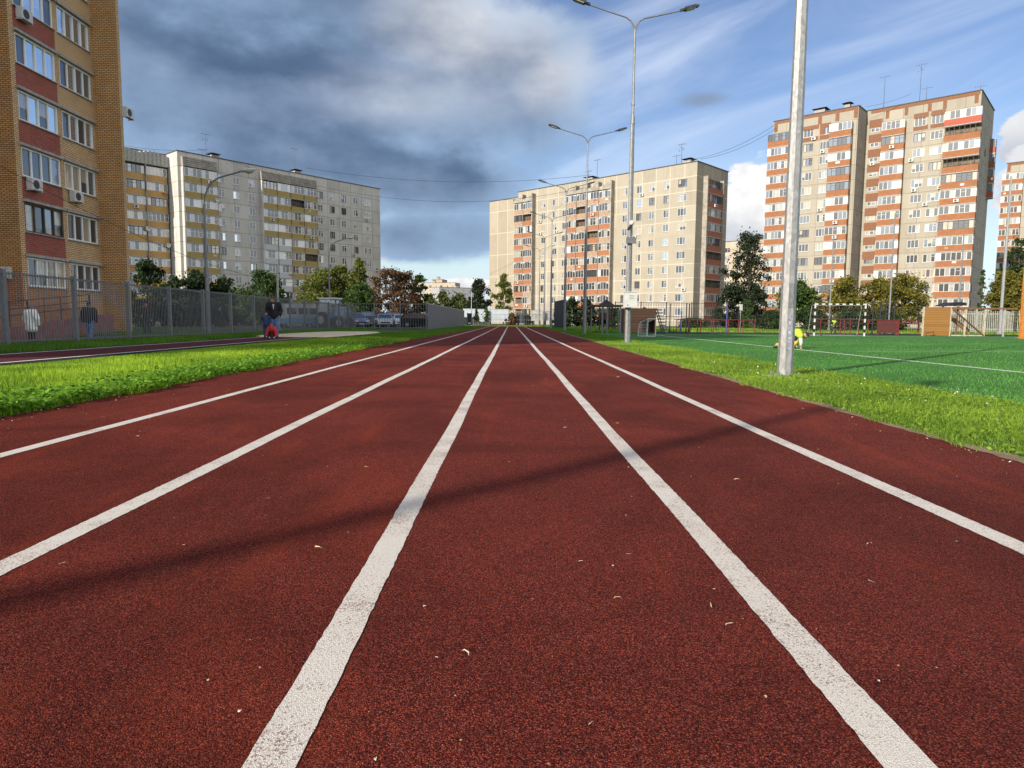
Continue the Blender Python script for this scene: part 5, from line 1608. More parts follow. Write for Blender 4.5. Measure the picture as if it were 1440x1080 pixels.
def car(kind, loc, rz, mat, label, group='cars parked behind the left fence'):
    s = CARS[kind]; t = empty('parked_car', loc, rz, label, 'car', group)
    hw = s['W'] / 2; pr = s['prof']; bz = 1.0 if kind != 'suv' else 1.16
    def ty(z): return hw * (1 - .2 * max(0, (z - bz) / .55)) * (1 if z > .5 else .96)
    me = bpy.data.meshes.new('body'); bm = bmesh.new()
    outline = [(pr[0][0], s['low'])] + pr + [(pr[-1][0], s['low'])]
    for wx in (1.35, -1.35):
        pass
    A = [bm.verts.new((x, -ty(z), z)) for x, z in outline]; B = [bm.verts.new((x, ty(z), z)) for x, z in outline]
    bm.faces.new(A[::-1]); bm.faces.new(B)
    n = len(A)
    for k in range(n): bm.faces.new((A[k], A[(k + 1) % n], B[(k + 1) % n], B[k]))
    bmesh.ops.recalc_face_normals(bm, faces=bm.faces)
    bmesh.ops.bevel(bm, geom=list(bm.edges), offset=.055, segments=2, affect='EDGES', profile=.6)
    bm.to_mesh(me); bm.free(); me.materials.append(mat); body = link('body', me, t)
    for sg in (-1, 1):
        mb = MB(); w = s['win']; q = [(x, sg * (ty(z) + .012), z) for x, z in w]
        mb.poly(q if sg < 0 else q[::-1]); mid = .5 * (w[0][0] + w[3][0])
        mb.build('side_window', CARGL, t)
        mb = MB(); mb.box(mid - .05, mid + .05, sg * (hw * .94) - .045, sg * (hw * .94) + .045, w[0][1], w[1][1]); mb.build('pillar', M['dark'], t)
        mb = MB(); mb.box(.75, .95, sg * (hw + .1) - .09, sg * (hw + .1) + .09, bz, bz + .14); mb.build('wing_mirror', mat, t)
        for wx in (1.36, -1.36):
            mb = MB(); c = []
            for j in range(13): c.append((wx + .4 * cos(pi * j / 12), .3 + .4 * sin(pi * j / 12)))
            mb.prism(c, sg * hw * .975 - .012, sg * hw * .975 + .03); mb.build('wheel_arch', M['black'], t)
            wheel(t, wx, sg * (hw - .08), .32, sg)
        mb = MB(); x = pr[-2][0]; z = pr[-2][1]; mb.box(x - .22, x + .03, min(sg * (hw - .5), sg * (hw - .06)), max(sg * (hw - .5), sg * (hw - .06)), z - .08, z + .08); mb.build('headlight', LAMPG, t)
        mb = MB(); x = pr[1][0]; mb.box(x - .015, x + .1, min(sg * (hw - .35), sg * (hw - .05)), max(sg * (hw - .35), sg * (hw - .05)), pr[1][1] - .06, pr[1][1] + .16); mb.build('tail_light', REDL, t)
    (xa, za), (xb, zb) = s['ws']
    mb = MB(); e = .02; mb.quad((xa + e, -ty(za) + .1, za), (xa + e, ty(za) - .1, za), (xb + e, ty(zb) - .08, zb), (xb + e, -ty(zb) + .08, zb)); mb.build('windscreen', CARGL, t)
    mb = MB(); x = pr[-1][0]; mb.box(x - .05, x + .03, -.5, .5, pr[-1][1] + .06, pr[-1][1] + .2); mb.build('grille', M['dark'], t)
    mb = MB(); mb.box(x + .002, x + .036, -.26, .26, pr[-1][1] - .08, pr[-1][1] + .03); mb.build('number_plate', M['white_pl'], t)
    mb = MB(); mb.box(x - .12, x + .045, -hw * .92, hw * .92, s['low'] + .02, s['low'] + .14); mb.build('bumper', M['dark'], t)
    return t
PC = {k: paint(k + '_car_paint', c) for k, c in dict(bluegrey=(.12, .15, .26), black=(.012, .013, .016), silver=(.36, .38, .40), white=(.70, .71, .72), navy=(.02, .025, .05), grey=(.10, .11, .12)).items()}
def pk(px, D, kind, col, rz, label): car(kind, (gx(px, D), D, 0), rz, PC[col], label)
pk(338, 80, 'estate', 'silver', .5, 'silver estate car behind the slat fence beside the tall street lamp')
pk(498, 70, 'estate', 'bluegrey', -1.0, 'blue grey car with its bonnet towards the bar fence, beside the tractor')
pk(517, 76, 'suv', 'black', -1.25, 'black car directly right of the blue grey one')
pk(529, 80, 'hatch', 'navy', -1.3, 'very dark blue car between the black and the silver ones')
pk(541, 76, 'hatch', 'silver', -1.35, 'silver car with pale bonnet in front of the brown tree')
pk(553, 84, 'suv', 'grey', -1.4, 'dark grey car directly right of the silver one')
pk(563, 80, 'hatch', 'white', -1.3, 'first white car right of the brown tree trunk')
pk(576, 83, 'estate', 'white', -1.25, 'second white car right of the brown tree trunk')
pk(588, 86, 'hatch', 'white', -1.3, 'third white car, farthest right of the white ones')
pk(594, 72, 'estate', 'black', -.2, 'black car seen from its side at the start of the sheet fence')

# blue and white van behind the man
D = 60; x0 = gx(393, D)
VW, VB = paint('white_van_paint', (.34, .37, .39)), paint('light_blue_paint', (.16, .36, .55))
t = empty('parked_van', (gx(418, 67), 67, 0), pi + .85, 'blue and white minibus behind the slat fence, right of the man in jeans', 'minibus')
def hull(name, x0, x1, hw, z0, z1, mat, top=.12, bev=.09):
    me = bpy.data.meshes.new(name); bm = bmesh.new(); bmesh.ops.create_cube(bm, size=1)
    for v in bm.verts:
        v.co = Vector((x0 + (x1 - x0) * (v.co.x + .5), v.co.y * 2 * hw * (1 if v.co.z < 0 else 1 - top), z0 + (z1 - z0) * (v.co.z + .5)))
    bmesh.ops.bevel(bm, geom=list(bm.edges), offset=bev, segments=2, affect='EDGES')
    bm.to_mesh(me); bm.free(); me.materials.append(mat)
    return me
t.scale = (.80, .80, .86)
link('body', hull('body', -2.7, 2.3, 1.0, 1.0, 2.65, VW), t); link('lower_body', hull('lower_body', -2.72, 2.75, 1.01, .38, 1.08, VB, 0), t)
link('bonnet', hull('bonnet', 1.9, 2.74, .95, .9, 1.35, VW, .1), t)
for sg in (-1, 1):
    for k in range(3):
        mb = MB(); a = -2.35 + k * 1.5; mb.box(a, a + 1.25, sg * .955 - .03, sg * .955 + .03, 1.5, 2.2); mb.build('window', CARGL, t)
    for wx in (-1.7, 1.75): wheel(t, wx, sg * .88, .38, sg)
    mb = MB(); mb.box(2.72, 2.78, sg * .7 - .15, sg * .7 + .15, .75, .95); mb.build('headlight', LAMPG, t)
mb = MB(); mb.box(-2.73, -2.66, -.75, .75, 1.45, 2.2); mb.build('rear_window', CARGL, t)
mb = MB(); mb.box(2.2, 2.27, -.75, .75, 1.5, 2.25); mb.build('windscreen', CARGL, t)

D = 66
t = empty('tractor', (gx(469, D), D, 0), -.5, 'light blue and white tractor with grey cab roof behind the fence bend', 'tractor')
link('bonnet', hull('bonnet', .35, 1.85, .42, 1.1, 1.75, VB, .1, .06), t); link('bonnet_band', hull('bonnet_band', .34, 1.8, .43, 1.752, 2.0, VW, .1, .05), t)
link('cab', hull('cab', -1.1, .34, .75, 1.5, 2.0, VW, .03, .04), t); link('cab_base', hull('cab_base', -1.12, .3, .74, .9, 1.5, VB, 0, .05), t)
for sg in (-1, 1):
    for x in (-1.05, -.35, .3):
        mb = MB(); mb.box(x - .045, x + .045, sg * .68 - .04, sg * .68 + .04, 2.0, 2.72); mb.build('cab_pillar', VW, t)
    mb = MB(); mb.box(-1.0, .25, sg * .7 - .006, sg * .7 + .006, 2.01, 2.7); mb.build('window', CARGL, t)
    mb = MB(); mb.tube([(-.6, sg * .9 - .2, .75), (-.6, sg * .9 + .2, .75)], .75, 20); w = mb.build('wheel', TYRE, t)
    mb = MB(); mb.tube([(-.6, sg * 1.105 - .01, .75), (-.6, sg * 1.105 + .01, .75)], .4, 14); mb.build('rim', RIM, w)
    wheel(t, 1.45, sg * .75, .5, sg)
    mb = MB(); mb.box(1.84, 1.9, sg * .28 - .09, sg * .28 + .09, 1.55, 1.7); mb.build('headlight', LAMPG, t)
link('cab_roof', hull('cab_roof', -1.25, .5, .86, 2.722, 2.9, M['grey_pl'], .08, .05), t)
mb = MB(); mb.tube([(1.0, .2, 1.95), (1.0, .2, 2.75)], .05, 8); mb.build('exhaust', M['dark'], t)

# ------------------------------------------------------------------ people
SKIN = plain('skin', (.42, .22, .15), .55, var=.08, scale=18)
def skin_mesh(nodes, edges, sub=1):
    """nodes: name -> (pos, radius); one continuous skinned surface grown over the skeleton"""
    names = list(nodes); me = bpy.data.meshes.new('tmp')
    bm = bmesh.new(); lay = bm.verts.layers.skin.verify(); vs = {}
    for nme in names:
        v = bm.verts.new(nodes[nme][0]); rr = nodes[nme][1]; rr = rr if isinstance(rr, tuple) else (rr, rr)
        v[lay].radius = rr; vs[nme] = v
    vs[names[0]][lay].use_root = True
    for a, b_ in edges: bm.edges.new((vs[a], vs[b_]))
    bm.to_mesh(me); bm.free()
    o = bpy.data.objects.new('tmp', me); C.objects.link(o)
    o.modifiers.new('s', 'SKIN'); ss = o.modifiers.new('ss', 'SUBSURF'); ss.levels = sub; ss.render_levels = sub
    dg = bpy.context.evaluated_depsgraph_get(); out = bpy.data.meshes.new_from_object(o.evaluated_get(dg))
    bpy.data.objects.remove(o); return out
def fuse(meshes, voxel):
    bm = bmesh.new()
    for m_ in meshes: bm.from_mesh(m_)
    me = bpy.data.meshes.new('tmp'); bm.to_mesh(me); bm.free()
    o = bpy.data.objects.new('tmp', me); C.objects.link(o)
    r = o.modifiers.new('r', 'REMESH'); r.mode = 'VOXEL'; r.voxel_size = voxel; r.use_smooth_shade = True
    sm = o.modifiers.new('sm', 'SMOOTH'); sm.factor = .5; sm.iterations = 2
    dg = bpy.context.evaluated_depsgraph_get(); out = bpy.data.meshes.new_from_object(o.evaluated_get(dg))
    bpy.data.objects.remove(o); return out

def person(label, loc, rz, H, cloth, pose=None, hair=(.05, .035, .025), hairlen=0, head_tilt=(0, 0), group=None, child=False, coat=None, hood=False):
    """cloth: top, trousers, shoes materials. pose overrides joints (metres / H). Forward is -y."""
    J = dict(pelvis=(0, 0, .53), spine=(0, 0, .62), chest=(0, .005, .735), neck=(0, .005, .825), skull=(0, -.005, .875),
             shL=(.105, .005, .80), elL=(.135, .02, .64), wrL=(.145, -.025, .505), shR=(-.105, .005, .80), elR=(-.135, .02, .64), wrR=(-.145, -.025, .505),
             hiL=(.05, 0, .505), knL=(.055, -.008, .285), anL=(.058, .012, .05), toL=(.066, -.075, .022), hiR=(-.05, 0, .505), knR=(-.055, -.008, .285), anR=(-.058, .012, .05), toR=(-.066, -.075, .022))
    if pose: J.update(pose)
    J = {k: Vector(v) * H for k, v in J.items()}
    t = empty('person', loc, rz, label, 'person', group)
    w = 1.12 if child else 1.0
    R = dict(pelvis=.070, spine=.064, chest=.074, neck=.034 * w, skull=.034 * w, shL=.042, elL=.029, wrL=.020, hiL=.056, knL=.037, anL=.025, toL=.021)
    for k in ('sh', 'el', 'wr', 'hi', 'kn', 'an', 'to'): R[k + 'R'] = R[k + 'L']
    E_ = [('pelvis', 'spine'), ('spine', 'chest'), ('chest', 'neck'), ('neck', 'skull')]
    for s in 'LR': E_ += [('chest', 'sh' + s), ('sh' + s, 'el' + s), ('el' + s, 'wr' + s), ('pelvis', 'hi' + s), ('hi' + s, 'kn' + s), ('kn' + s, 'an' + s), ('an' + s, 'to' + s)]
    body = skin_mesh({k: (J[k], R[k] * H * .93) for k in R}, E_)
    # head with a face
    hs = H * (1.18 if child else 1.0)
    q = Matrix.Rotation(head_tilt[1], 4, 'Z') @ Matrix.Rotation(head_tilt[0], 4, 'X')
    hc = J['skull'] + (q @ Vector((0, -.008 * hs, .05 * hs)))
    T_ = Matrix.Translation(hc) @ q
    mb = MB(); mb.ellipsoid((0, 0, .01 * hs), (.043 * hs, .053 * hs, .058 * hs), 16, 12); mb.ellipsoid((0, -.012 * hs, -.03 * hs), (.034 * hs, .038 * hs, .034 * hs), 14, 10)
    mb.ellipsoid((0, -.052 * hs, -.006 * hs), (.008 * hs, .013 * hs, .014 * hs), 8, 6)
    for s in (-1, 1): mb.ellipsoid((s * .044 * hs, .004 * hs, -.003 * hs), (.007 * hs, .013 * hs, .018 * hs), 8, 6)
    mb.ellipsoid((0, -.046 * hs, -.031 * hs), (.014 * hs, .008 * hs, .005 * hs), 8, 6)
    mb.v = [tuple(T_ @ Vector(v)) for v in mb.v]; head = mb.mesh('tmp', SKIN)
    # hands: palm, four unequal curled fingers and a thumb
    parts = [body, head]
    for s in 'LR':
        d = (J['wr' + s] - J['el' + s]).normalized(); side = Vector((0, -1, 0)); side = (side - d * side.dot(d)).normalized(); inn = d.cross(side) * (1 if s == 'L' else -1)
        if inn.dot(Vector((-1 if s == 'L' else 1, 0, 0))) < 0: inn = -inn
        w0 = J['wr' + s]; pl = w0 + d * .052 * H; hb = MB()
        hb.tube([w0 - d * .01 * H, w0 + d * .012 * H, pl - d * .014 * H, pl], [.016 * H, .021 * H, .024 * H, .019 * H], 8)
        for k, ln in enumerate((.042, .048, .045, .035)):
            b0 = pl - d * .006 * H + side * (.017 - .0115 * k) * H
            a1 = b0 + d * ln * .5 * H + inn * .004 * H; a2 = a1 + d * ln * .42 * H + inn * .016 * H
            hb.tube([b0, a1, a2], [.0062 * H, .0056 * H, .0045 * H], 6)
        th = w0 + d * .016 * H + side * .018 * H
        hb.tube([th, th + d * .02 * H + side * .014 * H, th + d * .042 * H + side * .016 * H + inn * .008 * H], [.0075 * H, .0066 * H, .005 * H], 6)
        parts.append(hb.mesh('tmp', SKIN))
    bd = fuse(parts, .0052 * H); bd.name = 'body'; bd.materials.clear(); bd.materials.append(SKIN); bo = link('body', bd, t)
    # clothes
    def garment(name, keys, edges, extra, mat, rad=None, parent=t):
        nodes = {k: (J[k] if k in J else xtra[k], ((rad or {}).get(k, R.get(k, .03)) + extra) * H) for k in keys}
        gm = MB()
        for a_, b_ in edges:
            (pa, ra), (pb, rb) = nodes[a_], nodes[b_]
            gm.tube([pa, Vector(pa).lerp(Vector(pb), .5), pb], [ra, (ra + rb) / 2, rb], 12)
        for pa, ra in nodes.values(): gm.ellipsoid(pa, (ra, ra, ra), 12, 8)
        me = fuse([gm.mesh('tmp', mat)], .009 * H); me.name = name; me.materials.clear(); me.materials.append(mat)
        return link(name, me, parent)
    xtra = {'cuL': J['elL'].lerp(J['wrL'], .93), 'cuR': J['elR'].lerp(J['wrR'], .93), 'hemL': J['knL'].lerp(J['anL'], .96), 'hemR': J['knR'].lerp(J['anR'], .96),
            'midL': J['hiL'].lerp(J['knL'], .62), 'midR': J['hiR'].lerp(J['knR'], .62), 'collar': J['chest'].lerp(J['neck'], .8), 'coatL': J['hiL'].lerp(J['knL'], .35), 'coatR': J['hiR'].lerp(J['knR'], .35), 'waist': J['pelvis'] + (J['spine'] - J['pelvis']) * .1}
    leg = cloth.get('leg', 'long')
    ks = ['pelvis', 'hiL', 'hiR']; es = [('pelvis', 'hiL'), ('pelvis', 'hiR')]
    for s in 'LR':
        if leg == 'long': ks += ['kn' + s, 'hem' + s]; es += [('hi' + s, 'kn' + s), ('kn' + s, 'hem' + s)]
        else: ks += ['mid' + s]; es += [('hi' + s, 'mid' + s)]
    garment('trousers' if leg == 'long' else 'shorts', ks, es, .010, cloth['trousers'], dict(hemL=.027, hemR=.027, midL=.048, midR=.048))
    if leg == 'short':
        for s in 'LR':
            a = J['kn' + s].lerp(J['an' + s], .12); mb = MB(); mb.tube([a, J['kn' + s].lerp(J['an' + s], .45), J['an' + s]], [.038 * H, .040 * H, .030 * H], 10); mb.build('sock', cloth['socks'], t, smooth=True)
    ks = ['waist', 'spine', 'chest', 'collar']; es = [('waist', 'spine'), ('spine', 'chest'), ('chest', 'collar')]
    rad = dict(waist=.080, spine=.080, chest=.088, shL=.048, shR=.048, collar=.040, cuL=.024, cuR=.024, coatL=.066, coatR=.066)
    if coat: ks += ['coatL', 'coatR']; es += [('waist', 'coatL'), ('waist', 'coatR')]
    if cloth.get('sleeve') is None:
        for s in 'LR': ks += ['sh' + s, 'el' + s, 'cu' + s]; es += [('chest', 'sh' + s), ('sh' + s, 'el' + s), ('el' + s, 'cu' + s)]
    else:
        for s in 'LR':
            ks += ['sh' + s]; es += [('chest', 'sh' + s)]
            mb = MB(); mb.tube([J['sh' + s], J['el' + s], xtra['cu' + s]], [.042 * H, .039 * H, .026 * H], 10); mb.build('sleeve', cloth['sleeve'], t, smooth=True)
    garment('jacket', ks, es, .013 + cloth.get('puff', 0), cloth['top'], rad)
    if cloth.get('shirt'):
        mb = MB(); a = J['chest'] + Vector((0, -.112 * H, .02 * H)); mb.prism([(-.022 * H, .06 * H), (.022 * H, .06 * H), (.006 * H, -.07 * H), (-.006 * H, -.07 * H)], -.006 * H, .06 * H)
        mb.v = [tuple(Vector(v) + a) for v in mb.v]; mb.build('shirt', cloth['shirt'], t)
    for s in 'LR':
        mb = MB(); a, b_ = J['an' + s], J['to' + s]; d = (b_ - a); d.z = 0; d.normalize(); heel = a - d * .03 * H; heel.z = max(b_.z, .02 * H)
        tip = b_ + d * .035 * H
        mb.tube([heel - d * .004 * H, heel + d * .02 * H, a.lerp(b_, .6) + Vector((0, 0, -.004 * H)), b_, tip], [.016 * H, .029 * H, .030 * H, .027 * H, .014 * H], 10)
        for k, v in enumerate(mb.v): mb.v[k] = (v[0], v[1], max(v[2], .002))
        mb.build('shoe', cloth['shoes'], t, smooth=True)
    # hair: a cap over the back and top of the skull
    mb = MB(); n = 16
    for a in range(7):
        th = a / 6 * (1.75 + .25 * hairlen)
        for j in range(n):
            ph = 2 * pi * j / n; front = max(0, -sin(ph)); lim = th * (1 - .42 * front)
            k = 1.09 + .05 * hairlen
            mb.v.append((.046 * hs * k * sin(lim) * cos(ph), .056 * hs * k * sin(lim) * sin(ph) + .003 * hs, .012 * hs + .060 * hs * k * cos(lim)))
    for a in range(6):
        for j in range(n): mb.f.append((a * n + j, (a + 1) * n + j, (a + 1) * n + (j + 1) % n, a * n + (j + 1) % n)); mb.m.append(0)
    mb.v = [tuple(T_ @ Vector(v)) for v in mb.v]
    ho = mb.build('hood' if hood else 'hair', cloth['top'] if hood else plain('hair_colour', hair, .7, var=.35, scale=60), t, smooth=True)
    if not hood:
        mb = MB()
        for s in (-1, 1): mb.ellipsoid((s * .017 * hs, -.048 * hs, .012 * hs), (.006 * hs, .005 * hs, .005 * hs), 8, 6)
        mb.v = [tuple(T_ @ Vector(v)) for v in mb.v]; mb.build('eyes', M['dark'], t)
    return t
JEANS = plain('blue_denim', (.10, .17, .34), .85, var=.3, scale=9); BLK = plain('black_cloth', (.011, .012, .016), .85); WHT = plain('white_jacket_cloth', (.86, .85, .82), .8, var=.12, scale=10)
DKT = plain('dark_trouser_cloth', (.03, .03, .034), .85); SHB = plain('black_shoe', (.015, .015, .015), .6); SHW = plain('white_trainer', (.7, .7, .68), .6); NAVYP = plain('navy_patterned_cloth', (.02, .05, .11), .8, var=.9, scale=26)
REDC = plain('red_cloth', (.55, .03, .03), .8, var=.15); LIME = plain('lime_shirt', (.38, .56, .035), .8, var=.08); YEL = plain('yellow_sock', (.56, .36, .03), .8); SLV = plain('white_sleeve', (.46, .52, .50), .8)

walk = dict(knL=(.05, -.05, .29), anL=(.05, -.02, .05), toL=(.055, -.10, .022), knR=(-.05, .03, .285), anR=(-.05, .12, .07), toR=(-.055, .04, .025))
D = 25.0
person('woman in white jacket and dark trousers seen from behind through the fence', (gx(44, D), D, -.27), pi - .3, 1.56, dict(top=WHT, trousers=DKT, shoes=SHB, puff=.02), dict(elL=(.185, .0, .66), wrL=(.16, -.05, .53), elR=(-.185, .0, .66), wrR=(-.16, -.05, .53), skull=(0, -.02, .872)), (.16, .15, .15), 1, (.15, 0), None, coat=True)
D = 30.5
person('man in a black jacket and blue jeans seen from behind through the slat fence', (gx(126, D), D, -.27), pi + .2, 1.78, dict(top=BLK, trousers=JEANS, shoes=SHW, puff=.008), dict(walk, elL=(.16, .02, .65), elR=(-.16, .02, .65)), (.012, .012, .012), 0, (.1, 0))
D = 35.0
person('person all in black facing the camera behind the slat fence before dark trees', (gx(206.5, D), D, -.12), .1, 1.74, dict(top=BLK, trousers=DKT, shoes=SHB), dict(elR=(-.15, .0, .65), wrR=(-.10, -.09, .60)), (.02, .015, .012), 0, (.1, 0))
D = 29.5
person('man in dark jacket, white shirt and jeans standing by the sand pit', (gx(385.5, D), D, .0), .25, 1.78, dict(top=BLK, trousers=JEANS, shoes=SHB, shirt=M['white_pl'], puff=.012), dict(elL=(.155, .03, .655), wrL=(.13, -.03, .55), elR=(-.155, .03, .655), wrR=(-.13, -.03, .55), skull=(-.01, -.02, .872)), (.07, .035, .022), 0, (.18, -.7))
person('child in a navy patterned suit standing in front of the man in jeans', (gx(374, 29.1), 29.1, .0), .2, 1.10, dict(top=NAVYP, trousers=NAVYP, shoes=SHB, puff=.012), dict(elR=(-.14, .0, .65), wrR=(-.12, -.06, .55)), (.03, .012, .012), 0, (.1, .3), child=True)
squat = dict(pelvis=(0, .10, .20), spine=(0, .06, .29), chest=(0, -.02, .38), neck=(0, -.06, .44), skull=(0, -.085, .47), shL=(.10, -.03, .42), elL=(.17, -.09, .28), wrL=(.20, -.12, .13), shR=(-.10, -.03, .42), elR=(-.17, -.09, .28), wrR=(-.20, -.12, .13),
             hiL=(.05, .09, .19), knL=(.10, -.10, .26), anL=(.08, .02, .045), toL=(.09, -.06, .022), hiR=(-.05, .09, .19), knR=(-.10, -.10, .26), anR=(-.08, .02, .045), toR=(-.09, -.06, .022))
person('small child in a red hooded jacket squatting on the sand at the man\'s feet', (gx(382, 28.7), 28.7, .0), .1, 1.02, dict(top=REDC, trousers=DKT, shoes=SHW, puff=.022), squat, (.03, .02, .02), 0, (.8, 0), child=True, hood=True)
# boy crouching on the pitch, seen from his right side, head to the right of the photo: forward (-y local) turned to +x
D = 21.6; h = 1.42
def s2(px, py, lat=0.0):          # side view joint from photo pixels
    fwd = (px - 1113.5) / 950 * D / h; z = (490.5 - py) / 950 * D / h
    return (lat, -fwd, max(.02, z))
crouch = dict(pelvis=s2(1110.5, 472.5), spine=s2(1115, 468.8), chest=s2(1122.5, 469), neck=s2(1127.5, 471), skull=s2(1129.5, 472.5), shL=s2(1123.5, 470, .10), shR=s2(1123.5, 472, -.10),
              elL=s2(1125, 480, .13), wrL=s2(1125.5, 487.6, .13), elR=s2(1124.5, 481, -.12), wrR=s2(1125, 488, -.11), hiL=s2(1110.5, 474, .06), hiR=s2(1110.5, 474, -.06),
              knR=s2(1121.5, 478, -.09), anR=s2(1113.5, 487.8, -.07), toR=s2(1117.5, 489.8, -.07), knL=s2(1106, 485.5, .08), anL=s2(1094.5, 485, .07), toL=s2(1092.5, 489.6, .07))
person('boy in a lime shirt and yellow socks crouching with a hand on the pitch line', (gx(1113.5, D), D, .004), pi / 2, h, dict(top=LIME, trousers=BLK, shoes=SHB, leg='short', socks=YEL, sleeve=SLV, puff=.006), crouch, (.02, .014, .012), 0, (1.25, 0), child=True)
D = 51.6
person('child in a lime bib behind the net of the near striped goal', (gx(1172.5, D), D, .0), .25, 1.28, dict(top=LIME, trousers=DKT, shoes=SHB, leg='long', sleeve=BLK), dict(pelvis=(0, .08, .50), chest=(0, -.05, .70), neck=(0, -.09, .78), skull=(0, -.11, .82), shL=(.1, -.05, .76), shR=(-.1, -.05, .76), elL=(.16, -.06, .60), elR=(-.16, -.06, .60), wrL=(.12, -.14, .48), wrR=(-.12, -.14, .48), knL=(.11, -.05, .28), anL=(.14, .03, .05), toL=(.15, -.05, .022), knR=(-.11, -.05, .28), anR=(-.14, .03, .05), toR=(-.15, -.05, .022), hiL=(.05, .08, .48), hiR=(-.05, .08, .48)), (.02, .015, .012), 0, (.3, 0), child=True)

# ------------------------------------------------------------------ overhead cables
def cable(a, b_, sag, label, r=.035, n=24):
    a, b_ = Vector(a), Vector(b_)
    pts = [a.lerp(b_, k / n) - Vector((0, 0, sag * 4 * (k / n) * (1 - k / n))) for k in range(n + 1)]
    mb = MB(); mb.tube(pts, r, 5)
    tag(mb.build('overhead_cable', M['grass_wire']), label, 'cable', 'overhead cables between the roofs')
ax, ay, az_ = at(291, 198, 137); cx_, cy, cz = at(830, 250, 150)
cable(at(430, 236, 152), at(830, 246, 152), 2.2, 'upper cable of the pair slung between the roofs of the two panel blocks')
cable(at(292, 215, 137), at(831, 262, 152), 6.0, 'lower sagging cable of the pair slung between the roofs of the two panel blocks', .03)
cable(at(963, 226, 137), at(1089, 176, 142), 1.2, 'upper cable rising from the cream block roof to the tower roof', .03)
cable(at(985, 224, 137), at(1092, 180, 142), 1.0, 'lower cable rising from the cream block roof to the tower roof', .03)
cable(at(1281, 132, 130), at(1218, 150, 133), .3, 'short cable between the two antennas on the tower roof', .025)
cable(at(-20, 222, 30), at(420, 398, 66), 1.2, 'thin dark cable crossing the brick tower down to the left', .014)
cable(at(176, 205, 127), at(292, 210, 137), .5, 'cable above the corrugated canopy of the grey block', .025)

# ------------------------------------------------------------------ sky, sun
SUN_EL, SX, SY = radians(23.5), -.70, -.714
w = bpy.data.worlds.new('World'); scene.world = w; w.use_nodes = True
nt = NT(w.node_tree)
for nd in list(w.node_tree.nodes): w.node_tree.nodes.remove(nd)
sky = nt.n('ShaderNodeTexSky', sky_type='NISHITA')
sky.sun_disc = False; sky.sun_elevation = SUN_EL; sky.sun_rotation = math.atan2(SX, SY)
sky.air_density = 1.0; sky.dust_density = .6; sky.ozone_density = 1.6
tc = nt.n('ShaderNodeTexCoord').outputs['Generated']
dx, dy, dz = nt.sep(tc)
az = nt.math('ARCTAN2', dx, dy); el = nt.math('ARCSINE', dz)
def paz(px): return math.atan((px - 719) / 950)
def pel(px, py): return math.atan((451 + (px - 720) * .008 - py) / hypot(950, px - 719))
WX = nt.noise(tc, 3.2, 6, .6); WX2 = nt.noise(nt.scalevec(tc, (1, 1, 2.6)), 5.5, 8, .62); WX3 = nt.noise(nt.scalevec(tc, (1, 1, 3.2)), 14, 6, .62)
def blob(px, py, rx, ry, amp=.9, inner=.55, outer=1.05, nz=WX2, tilt=0.0):
    u = nt.math('DIVIDE', nt.math('SUBTRACT', az, paz(px)), rx / 950)
    v = nt.math('DIVIDE', nt.math('SUBTRACT', el, pel(px, py)), ry / 950)
    if tilt: v = nt.math('MULTIPLY_ADD', u, tilt, v)
    e = nt.math('SQRT', nt.math('ADD', nt.math('MULTIPLY', u, u), nt.math('MULTIPLY', v, v)))
    e = nt.math('MULTIPLY_ADD', nt.math('SUBTRACT', nz, .5), amp * 2, e)
    return nt.ramp(e, outer, inner)
def mx_(*a):
    r = a[0]
    for b_ in a[1:]: r = nt.math('MAXIMUM', r, b_)
    return r
K = 1 / .11                                       # cloud radiances are given for a background strength of 0.1
def c(r, g, b_): return (r * K, g * K, b_ * K)
col = sky.outputs[0]
hs = nt.n('ShaderNodeHueSaturation'); hs.inputs['Saturation'].default_value = 1.1; hs.inputs['Hue'].default_value = .512; hs.inputs['Value'].default_value = .88
nt.t.links.new(col, hs.inputs['Color']); col = hs.outputs[0]
# thin cirrus veil
ci = nt.noise(nt.scalevec(nt.comb(nt.math('MULTIPLY_ADD', el, -1.4, az), nt.math('MULTIPLY_ADD', az, -.16, el), 0), (1.7, 6.5, 1)), 1.5, 5, .55, .7)
col = nt.mix(nt.math('MULTIPLY', nt.ramp(ci, .36, .84), .55), col, c(.62, .68, .78))
# pale band above the horizon
col = nt.mix(nt.math('MULTIPLY', nt.ramp(el, .13, .02), .75), col, c(.46, .56, .66))
hb_ = nt.math('MULTIPLY', nt.ramp(WX2, .42, .62), nt.math('MULTIPLY', nt.ramp(el, .0, .03), nt.ramp(el, .24, .10)))
col = nt.mix(nt.math('MULTIPLY', hb_, .6), col, c(.52, .56, .61))
# cumulus towers
def cumulus(px, py, rx, ry):
    global col
    m_ = blob(px, py, rx, ry, .45, .86, .98, WX3)
    sh = nt.ramp(nt.noise(tc, 11, 6, .6), .35, .7)
    low = nt.ramp(el, pel(px, py + ry * .3), pel(px, py - ry * .6))
    cc = nt.mix(nt.math('MULTIPLY_ADD', sh, .65, nt.math('MULTIPLY', low, .35)), c(.40, .42, .47), c(.80, .785, .75))
    col = nt.mix(m_, col, cc)
cumulus(1062, 315, 62, 88); cumulus(1035, 330, 50, 60); cumulus(1438, 205, 40, 42); cumulus(660, 404, 60, 12)
cumulus(1470, 260, 60, 60)
